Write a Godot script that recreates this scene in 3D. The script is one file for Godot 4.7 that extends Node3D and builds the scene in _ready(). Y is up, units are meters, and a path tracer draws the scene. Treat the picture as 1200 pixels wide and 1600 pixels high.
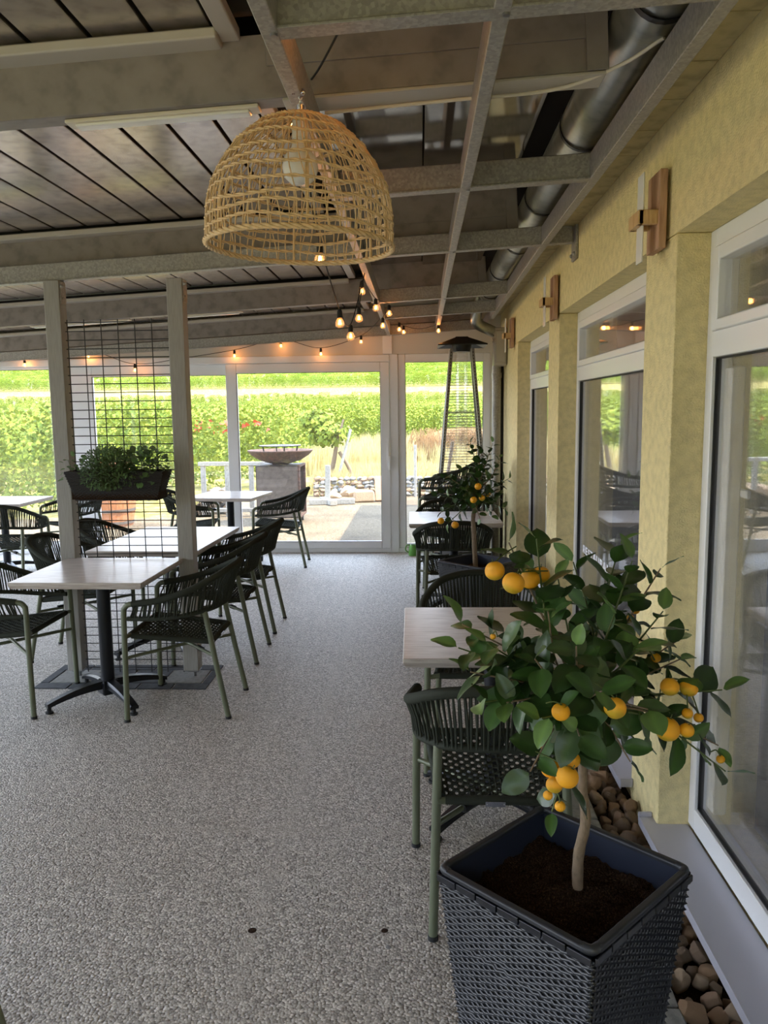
extends Node3D
# A covered restaurant terrace with a glazed end wall that looks out on vineyards.

class MB:
	var p := PackedVector3Array()
	var n := PackedVector3Array()
	var uv := PackedVector2Array()
	var col := PackedColorArray()
	var idx := PackedInt32Array()
	var tint := Color.WHITE
	func v(a: Vector3, nn: Vector3, u := Vector2.ZERO) -> int:
		p.append(a); n.append(nn); uv.append(u); col.append(tint)
		return p.size() - 1
	func t(a: int, b: int, c: int) -> void:
		if (p[b] - p[a]).cross(p[c] - p[a]).dot(n[a] + n[b] + n[c]) > 0.0:
			idx.append(a); idx.append(c); idx.append(b)
		else:
			idx.append(a); idx.append(b); idx.append(c)
	func q(a: int, b: int, c: int, d: int) -> void:
		t(a, b, c); t(a, c, d)
	func flat(a: Vector3, b: Vector3, c: Vector3, d: Vector3, nn: Vector3) -> void:
		q(v(a, nn, Vector2(0, 0)), v(b, nn, Vector2(1, 0)), v(c, nn, Vector2(1, 1)), v(d, nn, Vector2(0, 1)))
	func box(c: Vector3, s: Vector3, bev := 0.0, b := Basis()) -> void:
		var h := s * 0.5
		bev = minf(bev, minf(h.x, minf(h.y, h.z)) * 0.9)
		var id := {}
		for ax in 3:
			for sg in [-1, 1]:
				var nn := Vector3(); nn[ax] = sg
				var u := (ax + 1) % 3
				var w := (ax + 2) % 3
				var f := []
				for k in [[-1, -1], [1, -1], [1, 1], [-1, 1]]:
					var a := Vector3(); a[ax] = sg * h[ax]; a[u] = k[0] * (h[u] - bev); a[w] = k[1] * (h[w] - bev)
					var i := v(c + b * a, b * nn, Vector2(a[u], a[w]))
					f.append(i)
					var key := Vector3i(); key[ax] = sg; key[u] = k[0]; key[w] = k[1]
					id[[ax, key]] = i
				q(f[0], f[1], f[2], f[3])
		if bev <= 0.0:
			return
		for ax in 3:
			var u := (ax + 1) % 3
			var w := (ax + 2) % 3
			for k in [[-1, -1], [1, -1], [1, 1], [-1, 1]]:
				var k1 := Vector3i(); k1[ax] = -1; k1[u] = k[0]; k1[w] = k[1]
				var k2 := k1; k2[ax] = 1
				q(id[[u, k1]], id[[u, k2]], id[[w, k2]], id[[w, k1]])
		for x in [-1, 1]:
			for y in [-1, 1]:
				for z in [-1, 1]:
					var key := Vector3i(x, y, z)
					t(id[[0, key]], id[[1, key]], id[[2, key]])
	func span(x0: float, x1: float, y0: float, y1: float, z0: float, z1: float, bev := 0.0) -> void:
		box(Vector3((x0 + x1) / 2, (y0 + y1) / 2, (z0 + z1) / 2), Vector3(absf(x1 - x0), absf(y1 - y0), absf(z1 - z0)), bev)
	func tube(pts: Array, rad, sides := 8, caps := true, loop := false, sq := 1.0) -> void:
		var m := pts.size()
		var tan := []
		for i in m:
			var a: Vector3 = pts[(i - 1 + m) % m] if (loop or i > 0) else pts[0]
			var b: Vector3 = pts[(i + 1) % m] if (loop or i < m - 1) else pts[m - 1]
			tan.append((b - a).normalized())
		var up := Vector3.UP if absf(tan[0].y) < 0.9 else Vector3.RIGHT
		var nx: Vector3 = (up - tan[0] * up.dot(tan[0])).normalized()
		var first := p.size()
		for i in m:
			nx = (nx - tan[i] * nx.dot(tan[i])).normalized()
			var ny: Vector3 = tan[i].cross(nx)
			var r: float = rad if rad is float else rad[i]
			for s in sides:
				var a := TAU * s / sides
				var d := nx * cos(a) + ny * sin(a)
				v(pts[i] + (nx * cos(a) * sq + ny * sin(a)) * r, d, Vector2(float(s) / sides, float(i)))
		var rows := m if loop else m - 1
		for i in rows:
			var i2 := (i + 1) % m
			for s in sides:
				var s2 := (s + 1) % sides
				q(first + i * sides + s, first + i * sides + s2, first + i2 * sides + s2, first + i2 * sides + s)
		if caps and not loop:
			for e in [0, m - 1]:
				var nn: Vector3 = -tan[0] if e == 0 else tan[m - 1]
				var c := v(pts[e], nn)
				var ring := []
				for s in sides:
					ring.append(v(p[first + e * sides + s], nn))
				for s in sides:
					t(c, ring[s], ring[(s + 1) % sides])
	func lathe(prof: Array, segs := 24, o := Vector3.ZERO, b := Basis()) -> void:
		for k in prof.size() - 1:
			var a: Vector2 = prof[k]
			var c: Vector2 = prof[k + 1]
			var d := (c - a).normalized()
			var nn := Vector2(d.y, -d.x)
			var n0 := nn
			var n1 := nn
			if k > 0:
				var e: Vector2 = (a - prof[k - 1]).normalized()
				if e.dot(d) > 0.75: n0 = (nn + Vector2(e.y, -e.x)).normalized()
			if k < prof.size() - 2:
				var e: Vector2 = (prof[k + 2] - c).normalized()
				if e.dot(d) > 0.75: n1 = (nn + Vector2(e.y, -e.x)).normalized()
			var first := p.size()
			for s in segs + 1:
				var an := TAU * s / segs
				var dir := Vector3(cos(an), 0, sin(an))
				v(o + b * (dir * a.x + Vector3.UP * a.y), b * (dir * n0.x + Vector3.UP * n0.y), Vector2(float(s) / segs, a.y))
				v(o + b * (dir * c.x + Vector3.UP * c.y), b * (dir * n1.x + Vector3.UP * n1.y), Vector2(float(s) / segs, c.y))
			for s in segs:
				var i := first + s * 2
				q(i, i + 2, i + 3, i + 1)
	func ball(c: Vector3, r: Vector3, segs := 12, rings := 8, b := Basis()) -> void:
		var first := p.size()
		for i in rings + 1:
			var th := PI * i / rings
			for s in segs + 1:
				var an := TAU * s / segs
				var d := Vector3(sin(th) * cos(an), cos(th), sin(th) * sin(an))
				v(c + b * (d * r), b * (d / r).normalized())
		for i in rings:
			for s in segs:
				var a := first + i * (segs + 1) + s
				q(a, a + 1, a + segs + 2, a + segs + 1)
	func done() -> ArrayMesh:
		var arr := []
		arr.resize(Mesh.ARRAY_MAX)
		arr[Mesh.ARRAY_VERTEX] = p; arr[Mesh.ARRAY_NORMAL] = n; arr[Mesh.ARRAY_TEX_UV] = uv
		arr[Mesh.ARRAY_COLOR] = col; arr[Mesh.ARRAY_INDEX] = idx
		var m := ArrayMesh.new()
		m.add_surface_from_arrays(Mesh.PRIMITIVE_TRIANGLES, arr)
		return m

var M := {}
var used := {}
var rng := RandomNumberGenerator.new()

func numbered(called: String) -> String:
	var k: int = used.get(called, 0)
	used[called] = k + 1
	return called if k == 0 else "%s_%03d" % [called, k]

func part(called: String, mb, mat: Material, parent: Node = self, kind := "") -> MeshInstance3D:
	var o := MeshInstance3D.new()
	o.name = numbered(called) if parent == self else called
	o.mesh = mb.done() if mb is MB else mb
	o.material_override = mat
	if kind: o.set_meta("kind", kind)
	parent.add_child(o, true)
	return o

func tag(o: Node, label: String, category: String, group := "") -> Node:
	o.set_meta("label", label); o.set_meta("category", category)
	if group: o.set_meta("group", group)
	return o

func thing(called: String, label: String, category: String, at := Vector3.ZERO, turn := 0.0, group := "") -> Node3D:
	var o := Node3D.new()
	o.name = numbered(called)
	add_child(o)
	o.position = at; o.rotation.y = turn
	tag(o, label, category, group)
	return o

func base(called: String, label: String) -> Node3D:      # a piece of the setting that has pieces of its own
	var o := Node3D.new()
	o.name = numbered(called)
	o.set_meta("kind", "structure"); o.set_meta("label", label)
	add_child(o)
	return o

func struct(called: String, label: String, mb, mat: Material) -> MeshInstance3D:
	var o := part(called, mb, mat, self, "structure")
	o.set_meta("label", label)
	return o

func dup(src: Node3D, label: String, at: Vector3, turn := 0.0, group := "") -> Node3D:
	var o: Node3D = src.duplicate()
	o.name = numbered(String(src.get_meta("called", src.name)))
	add_child(o)
	o.position = at; o.rotation = Vector3(0, turn, 0)
	o.set_meta("label", label)
	if group: o.set_meta("group", group)
	return o

func cr(pts: Array, n: int, loop := false) -> Array:      # Catmull-Rom through the points
	var out := []
	var m := pts.size()
	var segs := m if loop else m - 1
	for i in segs:
		var a: Vector3 = pts[(i - 1 + m) % m] if (loop or i > 0) else pts[0] * 2.0 - pts[1]
		var b: Vector3 = pts[i]
		var c: Vector3 = pts[(i + 1) % m]
		var d: Vector3 = pts[(i + 2) % m] if (loop or i < m - 2) else pts[m - 1] * 2.0 - pts[m - 2]
		for k in n:
			out.append(b.cubic_interpolate(c, a, d, float(k) / n))
	if not loop: out.append(pts[m - 1])
	return out

func along(pts: Array, f: float) -> Vector3:              # a point at fraction f of a polyline
	var x := clampf(f, 0.0, 1.0) * (pts.size() - 1)
	var i := mini(int(x), pts.size() - 2)
	return pts[i].lerp(pts[i + 1], x - i)

# ---------------------------------------------------------------- materials
func ramp(stops: Array) -> Gradient:
	var g := Gradient.new()
	var offs := PackedFloat32Array()
	var cols := PackedColorArray()
	for s in stops:
		offs.append(s[0]); cols.append(s[1])
	g.offsets = offs; g.colors = cols
	return g

func noise(kind: int, freq: float, size: int, stops: Array = [], sd := 1, ret := -1, oct := 3, w := 0) -> NoiseTexture2D:
	var f := FastNoiseLite.new()
	f.noise_type = kind; f.frequency = freq; f.seed = sd
	f.fractal_octaves = oct
	if oct <= 1: f.fractal_type = FastNoiseLite.FRACTAL_NONE
	if ret >= 0: f.cellular_return_type = ret
	var t := NoiseTexture2D.new()
	t.width = w if w else size; t.height = size; t.seamless = true
	if stops: t.color_ramp = ramp(stops)
	t.noise = f
	return t

func g(v: float) -> Color: return Color(v, v, v)

func mat(c: Color, rough := 0.6, metal := 0.0, spec := 0.5) -> StandardMaterial3D:
	var m := StandardMaterial3D.new()
	m.albedo_color = c; m.roughness = rough; m.metallic = metal; m.metallic_specular = spec
	return m

func tri(m: StandardMaterial3D, albedo: Texture2D, scale: Vector3, bump: Texture2D = null, cm := 0.1, world := false) -> StandardMaterial3D:
	m.uv1_triplanar = true; m.uv1_world_triplanar = world; m.uv1_scale = scale; m.uv1_triplanar_sharpness = 4.0
	if albedo: m.albedo_texture = albedo
	if bump:
		m.heightmap_enabled = true; m.heightmap_texture = bump; m.heightmap_scale = cm
	return m

func detail(m: StandardMaterial3D, tex: Texture2D, scale: Vector3, world := false) -> StandardMaterial3D:
	m.detail_enabled = true; m.detail_blend_mode = BaseMaterial3D.BLEND_MODE_MUL; m.detail_albedo = tex
	m.detail_uv_layer = BaseMaterial3D.DETAIL_UV_2
	m.uv2_triplanar = true; m.uv2_world_triplanar = world; m.uv2_scale = scale
	return m

func glass(alpha := 0.04) -> StandardMaterial3D:
	var m := mat(Color(1, 1, 1, alpha), 0.02)
	m.transparency = BaseMaterial3D.TRANSPARENCY_ALPHA
	return m

func make_materials() -> void:
	var CELL := FastNoiseLite.TYPE_CELLULAR
	var SIM := FastNoiseLite.TYPE_SIMPLEX_SMOOTH
	var pebble := noise(CELL, 0.075, 2048, [[0.0, Color("8a857c")], [0.25, Color("a8a298")], [0.5, Color("b9b4aa")], [0.75, Color("cbc6bb")], [1.0, Color("e9e5dc")]], 7, FastNoiseLite.RETURN_CELL_VALUE, 1)
	var pebble_h := noise(CELL, 0.075, 2048, [[0.0, g(1)], [0.35, g(0.9)], [0.75, g(0.35)], [1.0, g(0.0)]], 7, FastNoiseLite.RETURN_DISTANCE, 1)
	var gap := noise(CELL, 0.075, 2048, [[0.0, g(1)], [0.55, g(1)], [0.78, g(0.72)], [1.0, g(0.35)]], 7, FastNoiseLite.RETURN_DISTANCE, 1)
	var mottle := noise(SIM, 0.006, 512, [[0.0, g(0.72)], [0.4, g(0.9)], [0.6, g(1.0)], [1.0, g(1.0)]], 5, -1, 5)
	var fine := noise(SIM, 0.06, 1024, [[0.0, g(0)], [1.0, g(1)]], 9, -1, 4)
	var wood := noise(SIM, 0.02, 512, [[0.0, Color("a3968c")], [0.35, Color("b8aca3")], [0.6, Color("c4bab1")], [1.0, Color("d0c8c0")]], 21, -1, 5)
	var pine := noise(SIM, 0.02, 512, [[0.0, Color("b48a55")], [0.45, Color("cba572")], [1.0, Color("dbbd8e")]], 23, -1, 4)
	var plank := noise(SIM, 0.02, 512, [[0.0, Color("9c7a62")], [0.45, Color("b8977c")], [1.0, Color("c9ad94")]], 25, -1, 4)
	var spangle := noise(CELL, 0.05, 1024, [[0.0, Color("92928e")], [0.5, Color("9e9e9a")], [1.0, Color("adada8")]], 31, FastNoiseLite.RETURN_CELL_VALUE, 1)
	var soft := noise(SIM, 0.012, 512, [[0.0, g(0.80)], [0.5, g(0.95)], [1.0, g(1.0)]], 41, -1, 4)
	var paint := noise(SIM, 0.02, 512, [[0.0, g(0.90)], [0.5, g(0.96)], [1.0, g(1.0)]], 43, -1, 5)
	var rust := noise(SIM, 0.02, 512, [[0.0, Color("3a2c27")], [0.5, Color("584138")], [1.0, Color("7a5645")]], 51, -1, 5)
	var earth := noise(SIM, 0.03, 1024, [[0.0, Color("251910")], [0.5, Color("3d2c20")], [0.8, Color("584433")], [1.0, Color("8a735c")]], 61, -1, 5)
	var field := noise(SIM, 0.02, 1024, [[0.0, Color("6f6a3c")], [0.5, Color("8e8550")], [1.0, Color("b5a877")]], 71, -1, 5)

	M.floor = detail(tri(mat(Color(0.93, 0.91, 0.905), 0.60, 0, 0.5), pebble, Vector3.ONE * 0.85, pebble_h, 0.40, true), gap, Vector3.ONE * 0.85, true)
	M.patio = detail(tri(mat(Color(0.62, 0.57, 0.50), 0.9, 0, 0.3), pebble, Vector3.ONE * 0.5, pebble_h, 0.3, true), mottle, Vector3.ONE * 0.2, true)
	M.plaster = tri(mat(Color("f0dfa8"), 0.93, 0, 0.2), paint, Vector3.ONE * 1.7, fine, 0.35, true)
	M.pvc = mat(Color(0.90, 0.90, 0.90), 0.32)
	M.fascia = mat(Color(0.80, 0.79, 0.76), 0.5)
	M.gasket = mat(Color(0.06, 0.06, 0.07), 0.6)
	M.pane = glass(0.03)
	M.galv = tri(mat(Color(1.0, 0.975, 0.965), 0.45, 0.4), spangle, Vector3.ONE * 2.2, fine, 0.02)
	M.gutter = tri(mat(Color(0.70, 0.71, 0.68), 0.34, 0.85), soft, Vector3.ONE * 1.5)
	M.beam = tri(mat(Color("918882"), 0.5), soft, Vector3.ONE * 1.2)
	M.panel = tri(mat(Color("d3cac2"), 0.27, 0.8), soft, Vector3.ONE * 1.8, fine, 0.004)
	M.gloss = tri(mat(Color("8a857e"), 0.07, 0.75), soft, Vector3.ONE * 1.0)
	M.back = mat(Color("241f1c"), 0.9)
	M.trimwhite = mat(Color("b5aea2"), 0.5)
	M.lampwhite = mat(Color("d9cfbd"), 0.5)
	M.soffit = tri(mat(Color("c2b489"), 0.8), soft, Vector3.ONE * 1.5)
	M.post = tri(mat(Color("a5a19a"), 0.6), paint, Vector3(8, 0.7, 8), fine, 0.03)
	M.wire = mat(Color("3b3a3a"), 0.5, 0.6)
	M.top = tri(mat(Color(1, 1, 1), 0.30, 0, 0.5), wood, Vector3(0.5, 5, 5), fine, 0.004)
	M.black = mat(Color("14171d"), 0.35, 0.3)
	M.cap = mat(Color("17181a"), 0.7)
	M.frame = mat(Color("626751"), 0.40, 0.1)
	M.rope = tri(mat(Color("383b33"), 0.85, 0, 0.3), null, Vector3.ONE * 40, fine, 0.03)
	M.wicker = tri(mat(Color("ebc896"), 0.6), soft, Vector3.ONE * 6.0)
	M.opal = mat(Color(0.92, 0.91, 0.88), 0.25)
	M.chrome = mat(Color(0.8, 0.8, 0.82), 0.2, 1.0)
	M.steel = mat(Color(0.62, 0.62, 0.63), 0.3, 0.9)
	M.hood = mat(Color("2a2a2c"), 0.4, 0.6)
	M.pine = tri(mat(g(1), 0.6), pine, Vector3(7, 0.8, 7))
	M.pine2 = tri(mat(Color(1.0, 0.95, 0.92), 0.7), plank, Vector3(5, 0.5, 5))
	M.paver = tri(mat(Color("4d4f54"), 0.85), soft, Vector3.ONE * 4.0, fine, 0.15)
	M.concrete = tri(mat(Color("8f8d89"), 0.85), soft, Vector3.ONE * 4.0, fine, 0.1)
	M.kerb = tri(mat(Color("8d8b85"), 0.85), soft, Vector3.ONE * 3.0, fine, 0.1)
	M.weave = tri(mat(Color("11141d"), 0.34, 0, 0.6), soft, Vector3.ONE * 9.0)
	M.liner = mat(Color("262b3a"), 0.4)
	M.rim = mat(Color("26282d"), 0.45)
	M.soil = tri(mat(g(1), 0.95, 0, 0.2), earth, Vector3.ONE * 5.0, fine, 1.2)
	M.basket = mat(Color("26211f"), 0.6)
	M.bark = tri(mat(Color("8a7660"), 0.85), soft, Vector3(12, 5, 12), fine, 0.1)
	M.twig = mat(Color("4d5a2c"), 0.6)
	M.peel = tri(mat(Color(1, 1, 1), 0.38, 0, 0.5), null, Vector3.ONE * 25, fine, 0.03)
	M.peel.vertex_color_use_as_albedo = true
	for k in 3:
		var m := mat([Color("344d26"), Color("40602d"), Color("658546")][k], 0.36, 0, 0.5)
		m.vertex_color_use_as_albedo = true
		m.backlight_enabled = true; m.backlight = Color(0.25, 0.25, 0.25)
		M["leaf%d" % k] = m
	M.herb = mat(Color("567a38"), 0.6); M.herb.backlight_enabled = true; M.herb.backlight = Color(0.4, 0.4, 0.4)
	M.stone = []
	for c in [Color("c09a74"), Color("ab8a6c"), Color("ccb090"), Color("957c64")]:
		M.stone.append(tri(mat(c, 0.85), soft, Vector3.ONE * 6.0, fine, 0.3))
	M.sill = mat(Color("b9b8c2"), 0.35, 0.2)
	M.letter = mat(Color(0.95, 0.95, 0.97), 0.5)
	M.roomwall = mat(Color("8d8a84"), 0.9)
	M.roomfloor = mat(Color("5d564e"), 0.6)
	M.rust = tri(mat(Color(1, 1, 1), 0.75, 0.2), rust, Vector3.ONE * 1.5, fine, 0.1)
	M.rawsteel = tri(mat(Color("6d635c"), 0.6, 0.3), soft, Vector3.ONE * 1.5)
	M.cask = tri(mat(Color("b5774a"), 0.7), soft, Vector3(8, 1, 8))
	M.whitewood = tri(mat(Color("a9a59c"), 0.7), soft, Vector3.ONE * 3.0)
	M.field = tri(mat(g(1), 0.95, 0, 0.1), field, Vector3.ONE * 0.12, fine, 2.0, true)
	M.vine = mat(Color(1, 1, 1), 0.6, 0, 0.3); M.vine.vertex_color_use_as_albedo = true
	M.vine.backlight_enabled = true; M.vine.backlight = Color(0.6, 0.6, 0.6)
	M.straw = mat(Color(1, 1, 1), 0.9, 0, 0.1); M.straw.vertex_color_use_as_albedo = true
	M.straw.backlight_enabled = true; M.straw.backlight = Color(0.4, 0.4, 0.4)
	M.brush = mat(Color("8a6a45"), 0.9)
	M.hedge = mat(Color("35492a"), 0.7)
	M.poppy = mat(Color("c4472c"), 0.7)
	M.green = mat(Color("5f9a3a"), 0.6)
	M.roof = mat(Color("7a6a5e"), 0.9)
	M.bulb = glass(0.05)
	M.fila = mat(Color(1, 0.75, 0.45), 0.5)
	M.fila.emission_enabled = true; M.fila.emission = Color(1.0, 0.62, 0.28); M.fila.emission_energy_multiplier = 6.0

# ---------------------------------------------------------------- the roof frame: it rises towards the house
func yb(x: float, z: float) -> float:                     # underside of the galvanised frame
	return 2.493 + 0.0517 * x - 0.013 * maxf(0.0, -4.65 - z)
const SLOPE := 0.0517

func sloped(x0: float, x1: float, y_off: float, h: float, z: float, d: float, bev := 0.004) -> MB:   # a member laid along x, tilted with the roof
	var m := MB.new()
	var b := Basis(Vector3(0, 0, 1), atan(SLOPE))
	var mid := (x0 + x1) / 2
	m.box(Vector3(mid, yb(mid, z) + y_off + h / 2, z), Vector3((x1 - x0) / cos(atan(SLOPE)), h, d), bev, b)
	return m

func _ready() -> void:
	rng.seed = 4711
	var cam := Camera3D.new()
	cam.name = "camera"; cam.position = Vector3(0, 1.62, 0); cam.rotation_degrees = Vector3(-7.38, 2.68, -0.678)
	cam.fov = 65.65; cam.near = 0.05; cam.far = 900.0; cam.current = true
	add_child(cam)
	var e := Environment.new()
	e.background_mode = Environment.BG_SKY
	var sm := ProceduralSkyMaterial.new()
	sm.sky_top_color = Color(0.76, 0.85, 0.97); sm.sky_horizon_color = Color(0.96, 0.97, 1.0); sm.sky_curve = 0.2
	sm.ground_bottom_color = Color(0.35, 0.36, 0.28); sm.ground_horizon_color = Color(0.5, 0.52, 0.42)
	sm.sun_angle_max = 1.0
	e.sky = Sky.new(); e.sky.sky_material = sm
	e.background_energy_multiplier = 1.0
	e.tonemap_mode = Environment.TONE_MAPPER_LINEAR
	e.tonemap_exposure = 9.2
	e.sdfgi_enabled = true; e.ssao_enabled = true; e.ssil_enabled = true
	var we := WorldEnvironment.new()
	we.name = "world"; we.environment = e
	add_child(we)
	var sun := DirectionalLight3D.new()
	sun.name = "sun"; sun.light_color = Color(1.0, 0.94, 0.82); sun.light_energy = 0.52; sun.light_angular_distance = 0.6
	sun.shadow_enabled = true
	add_child(sun)
	sun.look_at_from_position(Vector3(1.0, 2.15, 0.04) * 20.0, Vector3.ZERO)
	make_materials()
	build_ground()
	build_house()
	build_end_wall()
	build_roof()
	build_screen()
	build_tables()
	build_chairs()
	build_pots()
	build_lamps()
	build_strings()
	build_heater()
	build_yard()
	build_vines()

# ---------------------------------------------------------------- floor, kerb and gravel
func stone_mesh(sd: int) -> ArrayMesh:
	var m := MB.new()
	m.ball(Vector3.ZERO, Vector3.ONE, 14, 9)
	var r := RandomNumberGenerator.new(); r.seed = sd
	var f := FastNoiseLite.new(); f.seed = sd; f.frequency = 0.75
	var cuts := []
	for k in 12:
		cuts.append([Vector3(r.randf_range(-1, 1), r.randf_range(-1, 1), r.randf_range(-1, 1)).normalized(), r.randf_range(0.52, 0.82)])
	for i in m.p.size():
		var d := m.p[i].normalized()
		var q := d * (1.0 + 0.25 * f.get_noise_3dv(d * 2.0))
		for c in cuts:
			var over: float = q.dot(c[0]) - c[1]
			if over > 0.0: q -= c[0] * over
		m.p[i] = q
	return facet(m)

func facet(m: MB) -> ArrayMesh:                              # flat faces with softened edges
	var o := MB.new()
	for k in range(0, m.idx.size(), 3):
		var a := m.p[m.idx[k]]; var b := m.p[m.idx[k + 1]]; var c := m.p[m.idx[k + 2]]
		var nn := (c - a).cross(b - a)
		if nn.length() < 1e-9: continue
		nn = nn.normalized()
		o.t(o.v(a, (nn + a.normalized() * 0.35).normalized()), o.v(b, (nn + b.normalized() * 0.35).normalized()), o.v(c, (nn + c.normalized() * 0.35).normalized()))
	return o.done()

func smooth(m: MB, flatness := 0.35) -> ArrayMesh:            # new normals from the moved points
	var acc := {}
	for k in range(0, m.idx.size(), 3):
		var a := m.p[m.idx[k]]; var b := m.p[m.idx[k + 1]]; var c := m.p[m.idx[k + 2]]
		var nn := (c - a).cross(b - a)
		for j in 3:
			var key := Vector3i(m.p[m.idx[k + j]] * 20000.0)
			acc[key] = acc.get(key, Vector3.ZERO) + nn
	for i in m.p.size():
		var key := Vector3i(m.p[i] * 20000.0)
		if acc.has(key) and acc[key].length() > 1e-12: m.n[i] = acc[key].normalized()
	return m.done()

func build_ground() -> void:
	var fl := base("floor", "exposed aggregate terrace floor of small pale pebbles")
	var m := MB.new(); m.span(-6.6, 0.56, -0.14, 0.0, -9.05, 3.4)
	part("aggregate_slab", m, M.floor, fl)
	for pr in [[-0.537, -2.283, 0.011], [-0.121, -2.294, 0.009], [-0.106, -2.217, 0.007]]:
		m = MB.new(); m.lathe([Vector2(0.0, 0.0015), Vector2(pr[2], 0.0015), Vector2(pr[2] * 1.25, 0.0004)], 14, Vector3(pr[0], 0.0, pr[1]))
		part("bolt_hole", m, M.concrete if pr[0] > -0.11 else M.soil, fl)
	# pavers under the two posts
	var rows := []
	for k in 5:
		rows.append([-2.31 + k * 0.209, -2.31 + (k + 1) * 0.209, -4.43, -4.53, M.paver])
		rows.append([-2.31 + k * 0.209, -2.31 + (k + 1) * 0.209, -4.77, -4.87, M.paver])
	rows.append([-2.31, -2.25, -4.53, -4.77, M.paver])
	rows.append([-2.25, -2.01, -4.53, -4.77, M.concrete])
	for k in 2:
		for j in 2:
			rows.append([-2.01 + k * 0.225, -2.01 + (k + 1) * 0.225, -4.53 - j * 0.12, -4.65 - j * 0.12, M.paver])
	rows.append([-1.56, -1.32, -4.53, -4.77, M.concrete])
	rows.append([-1.32, -1.265, -4.53, -4.77, M.paver])
	for r in rows:
		m = MB.new(); m.span(r[0] + 0.003, r[1] - 0.003, -0.05, 0.005 + rng.randf() * 0.002, r[2] - 0.003, r[3] + 0.003, 0.004)
		part("paver", m, r[4], fl)
	for k in 20:
		m = MB.new(); m.span(0.563, 0.695, -0.10, 0.002 + rng.randf() * 0.003, 1.0 - k * 0.5, 0.507 - k * 0.5, 0.006)
		part("kerb_slab", m, M.kerb, fl)
	# gravel strip along the house
	var gb := base("gravel_bed", "strip of brown rubble stones between the kerb and the house wall")
	m = MB.new(); m.span(0.697, 1.0, -0.16, -0.055, -8.9, 1.0)
	part("bed", m, M.soil, gb)
	var kinds := [stone_mesh(3), stone_mesh(8), stone_mesh(15), stone_mesh(22)]
	var z := -0.95
	var count := 0
	while z > -5.6:
		for k in 3:
			var s := rng.randf_range(0.022, 0.042)
			if rng.randf() < 0.16: s = rng.randf_range(0.045, 0.058)
			var o := part("stone", kinds[count % 4], M.stone[rng.randi() % 4], gb)
			o.position = Vector3(0.735 + k * 0.052 + rng.randf_range(-0.012, 0.012), -0.05 + s * rng.randf_range(0.5, 0.9), z + rng.randf_range(-0.02, 0.02))
			o.rotation = Vector3(rng.randf() * TAU, rng.randf() * TAU, rng.randf() * TAU)
			o.scale = Vector3(s * 1.15, s * 0.85, s)
			count += 1
		z -= 0.058

# ---------------------------------------------------------------- the house wall and its windows
func window(called: String, label: String, z0: float, z1: float) -> Node3D:
	var w := base(called, label)
	var m := MB.new()
	var xa := 1.0
	var xb := 1.07
	m.span(xa, xb, 0.06, 2.21, z0, z0 - 0.06, 0.004); m.span(xa, xb, 0.06, 2.21, z1 + 0.06, z1, 0.004)
	m.span(xa, xb, 2.15, 2.21, z0 - 0.06, z1 + 0.06, 0.004); m.span(xa, xb, 0.06, 0.145, z0 - 0.06, z1 + 0.06, 0.004)
	m.span(xa - 0.002, xb, 1.782, 1.87, z0 - 0.06, z1 + 0.06, 0.004)
	part("frame", m, M.pvc, w)
	m = MB.new()                                              # the tilting fanlight
	var a := z0 - 0.063
	var b := z1 + 0.063
	m.span(xa - 0.012, xb - 0.01, 1.868, 2.147, a, a - 0.05, 0.006); m.span(xa - 0.012, xb - 0.01, 1.868, 2.147, b + 0.05, b, 0.006)
	m.span(xa - 0.012, xb - 0.01, 2.098, 2.147, a - 0.05, b + 0.05, 0.006); m.span(xa - 0.016, xb - 0.01, 1.868, 1.908, a - 0.05, b + 0.05, 0.008)
	part("fanlight_sash", m, M.pvc, w)
	m = MB.new()
	for y in [[0.145, 0.150], [1.777, 1.782]]: m.span(xa + 0.012, xa + 0.03, y[0], y[1], z0 - 0.06, z1 + 0.06)
	for zz in [z0 - 0.063, z1 + 0.063]: m.span(xa + 0.012, xa + 0.03, 0.15, 1.777, zz - 0.003, zz + 0.003)
	part("gasket", m, M.gasket, w)
	for x in [0.022, 0.042]:
		m = MB.new(); m.span(xa + x, xa + x + 0.004, 0.147, 1.78, z0 - 0.061, z1 + 0.061)
		part("pane", m, M.pane, w)
		m = MB.new(); m.span(xa + x - 0.01, xa + x - 0.006, 1.905, 2.10, a - 0.048, b + 0.048)
		part("fanlight_pane", m, M.pane, w)
	m = MB.new()
	m.span(0.835, 1.002, 0.042, 0.052, z0 + 0.03, z1 - 0.06, 0.003); m.span(0.832, 0.838, 0.018, 0.052, z0 + 0.03, z1 - 0.06, 0.002)
	for zz in [z0 + 0.03, z1 - 0.06]: m.span(0.832, 0.884, 0.03, 0.068, zz - 0.006, zz + 0.006, 0.003)
	part("sill", m, M.sill, w)
	return w

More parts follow.
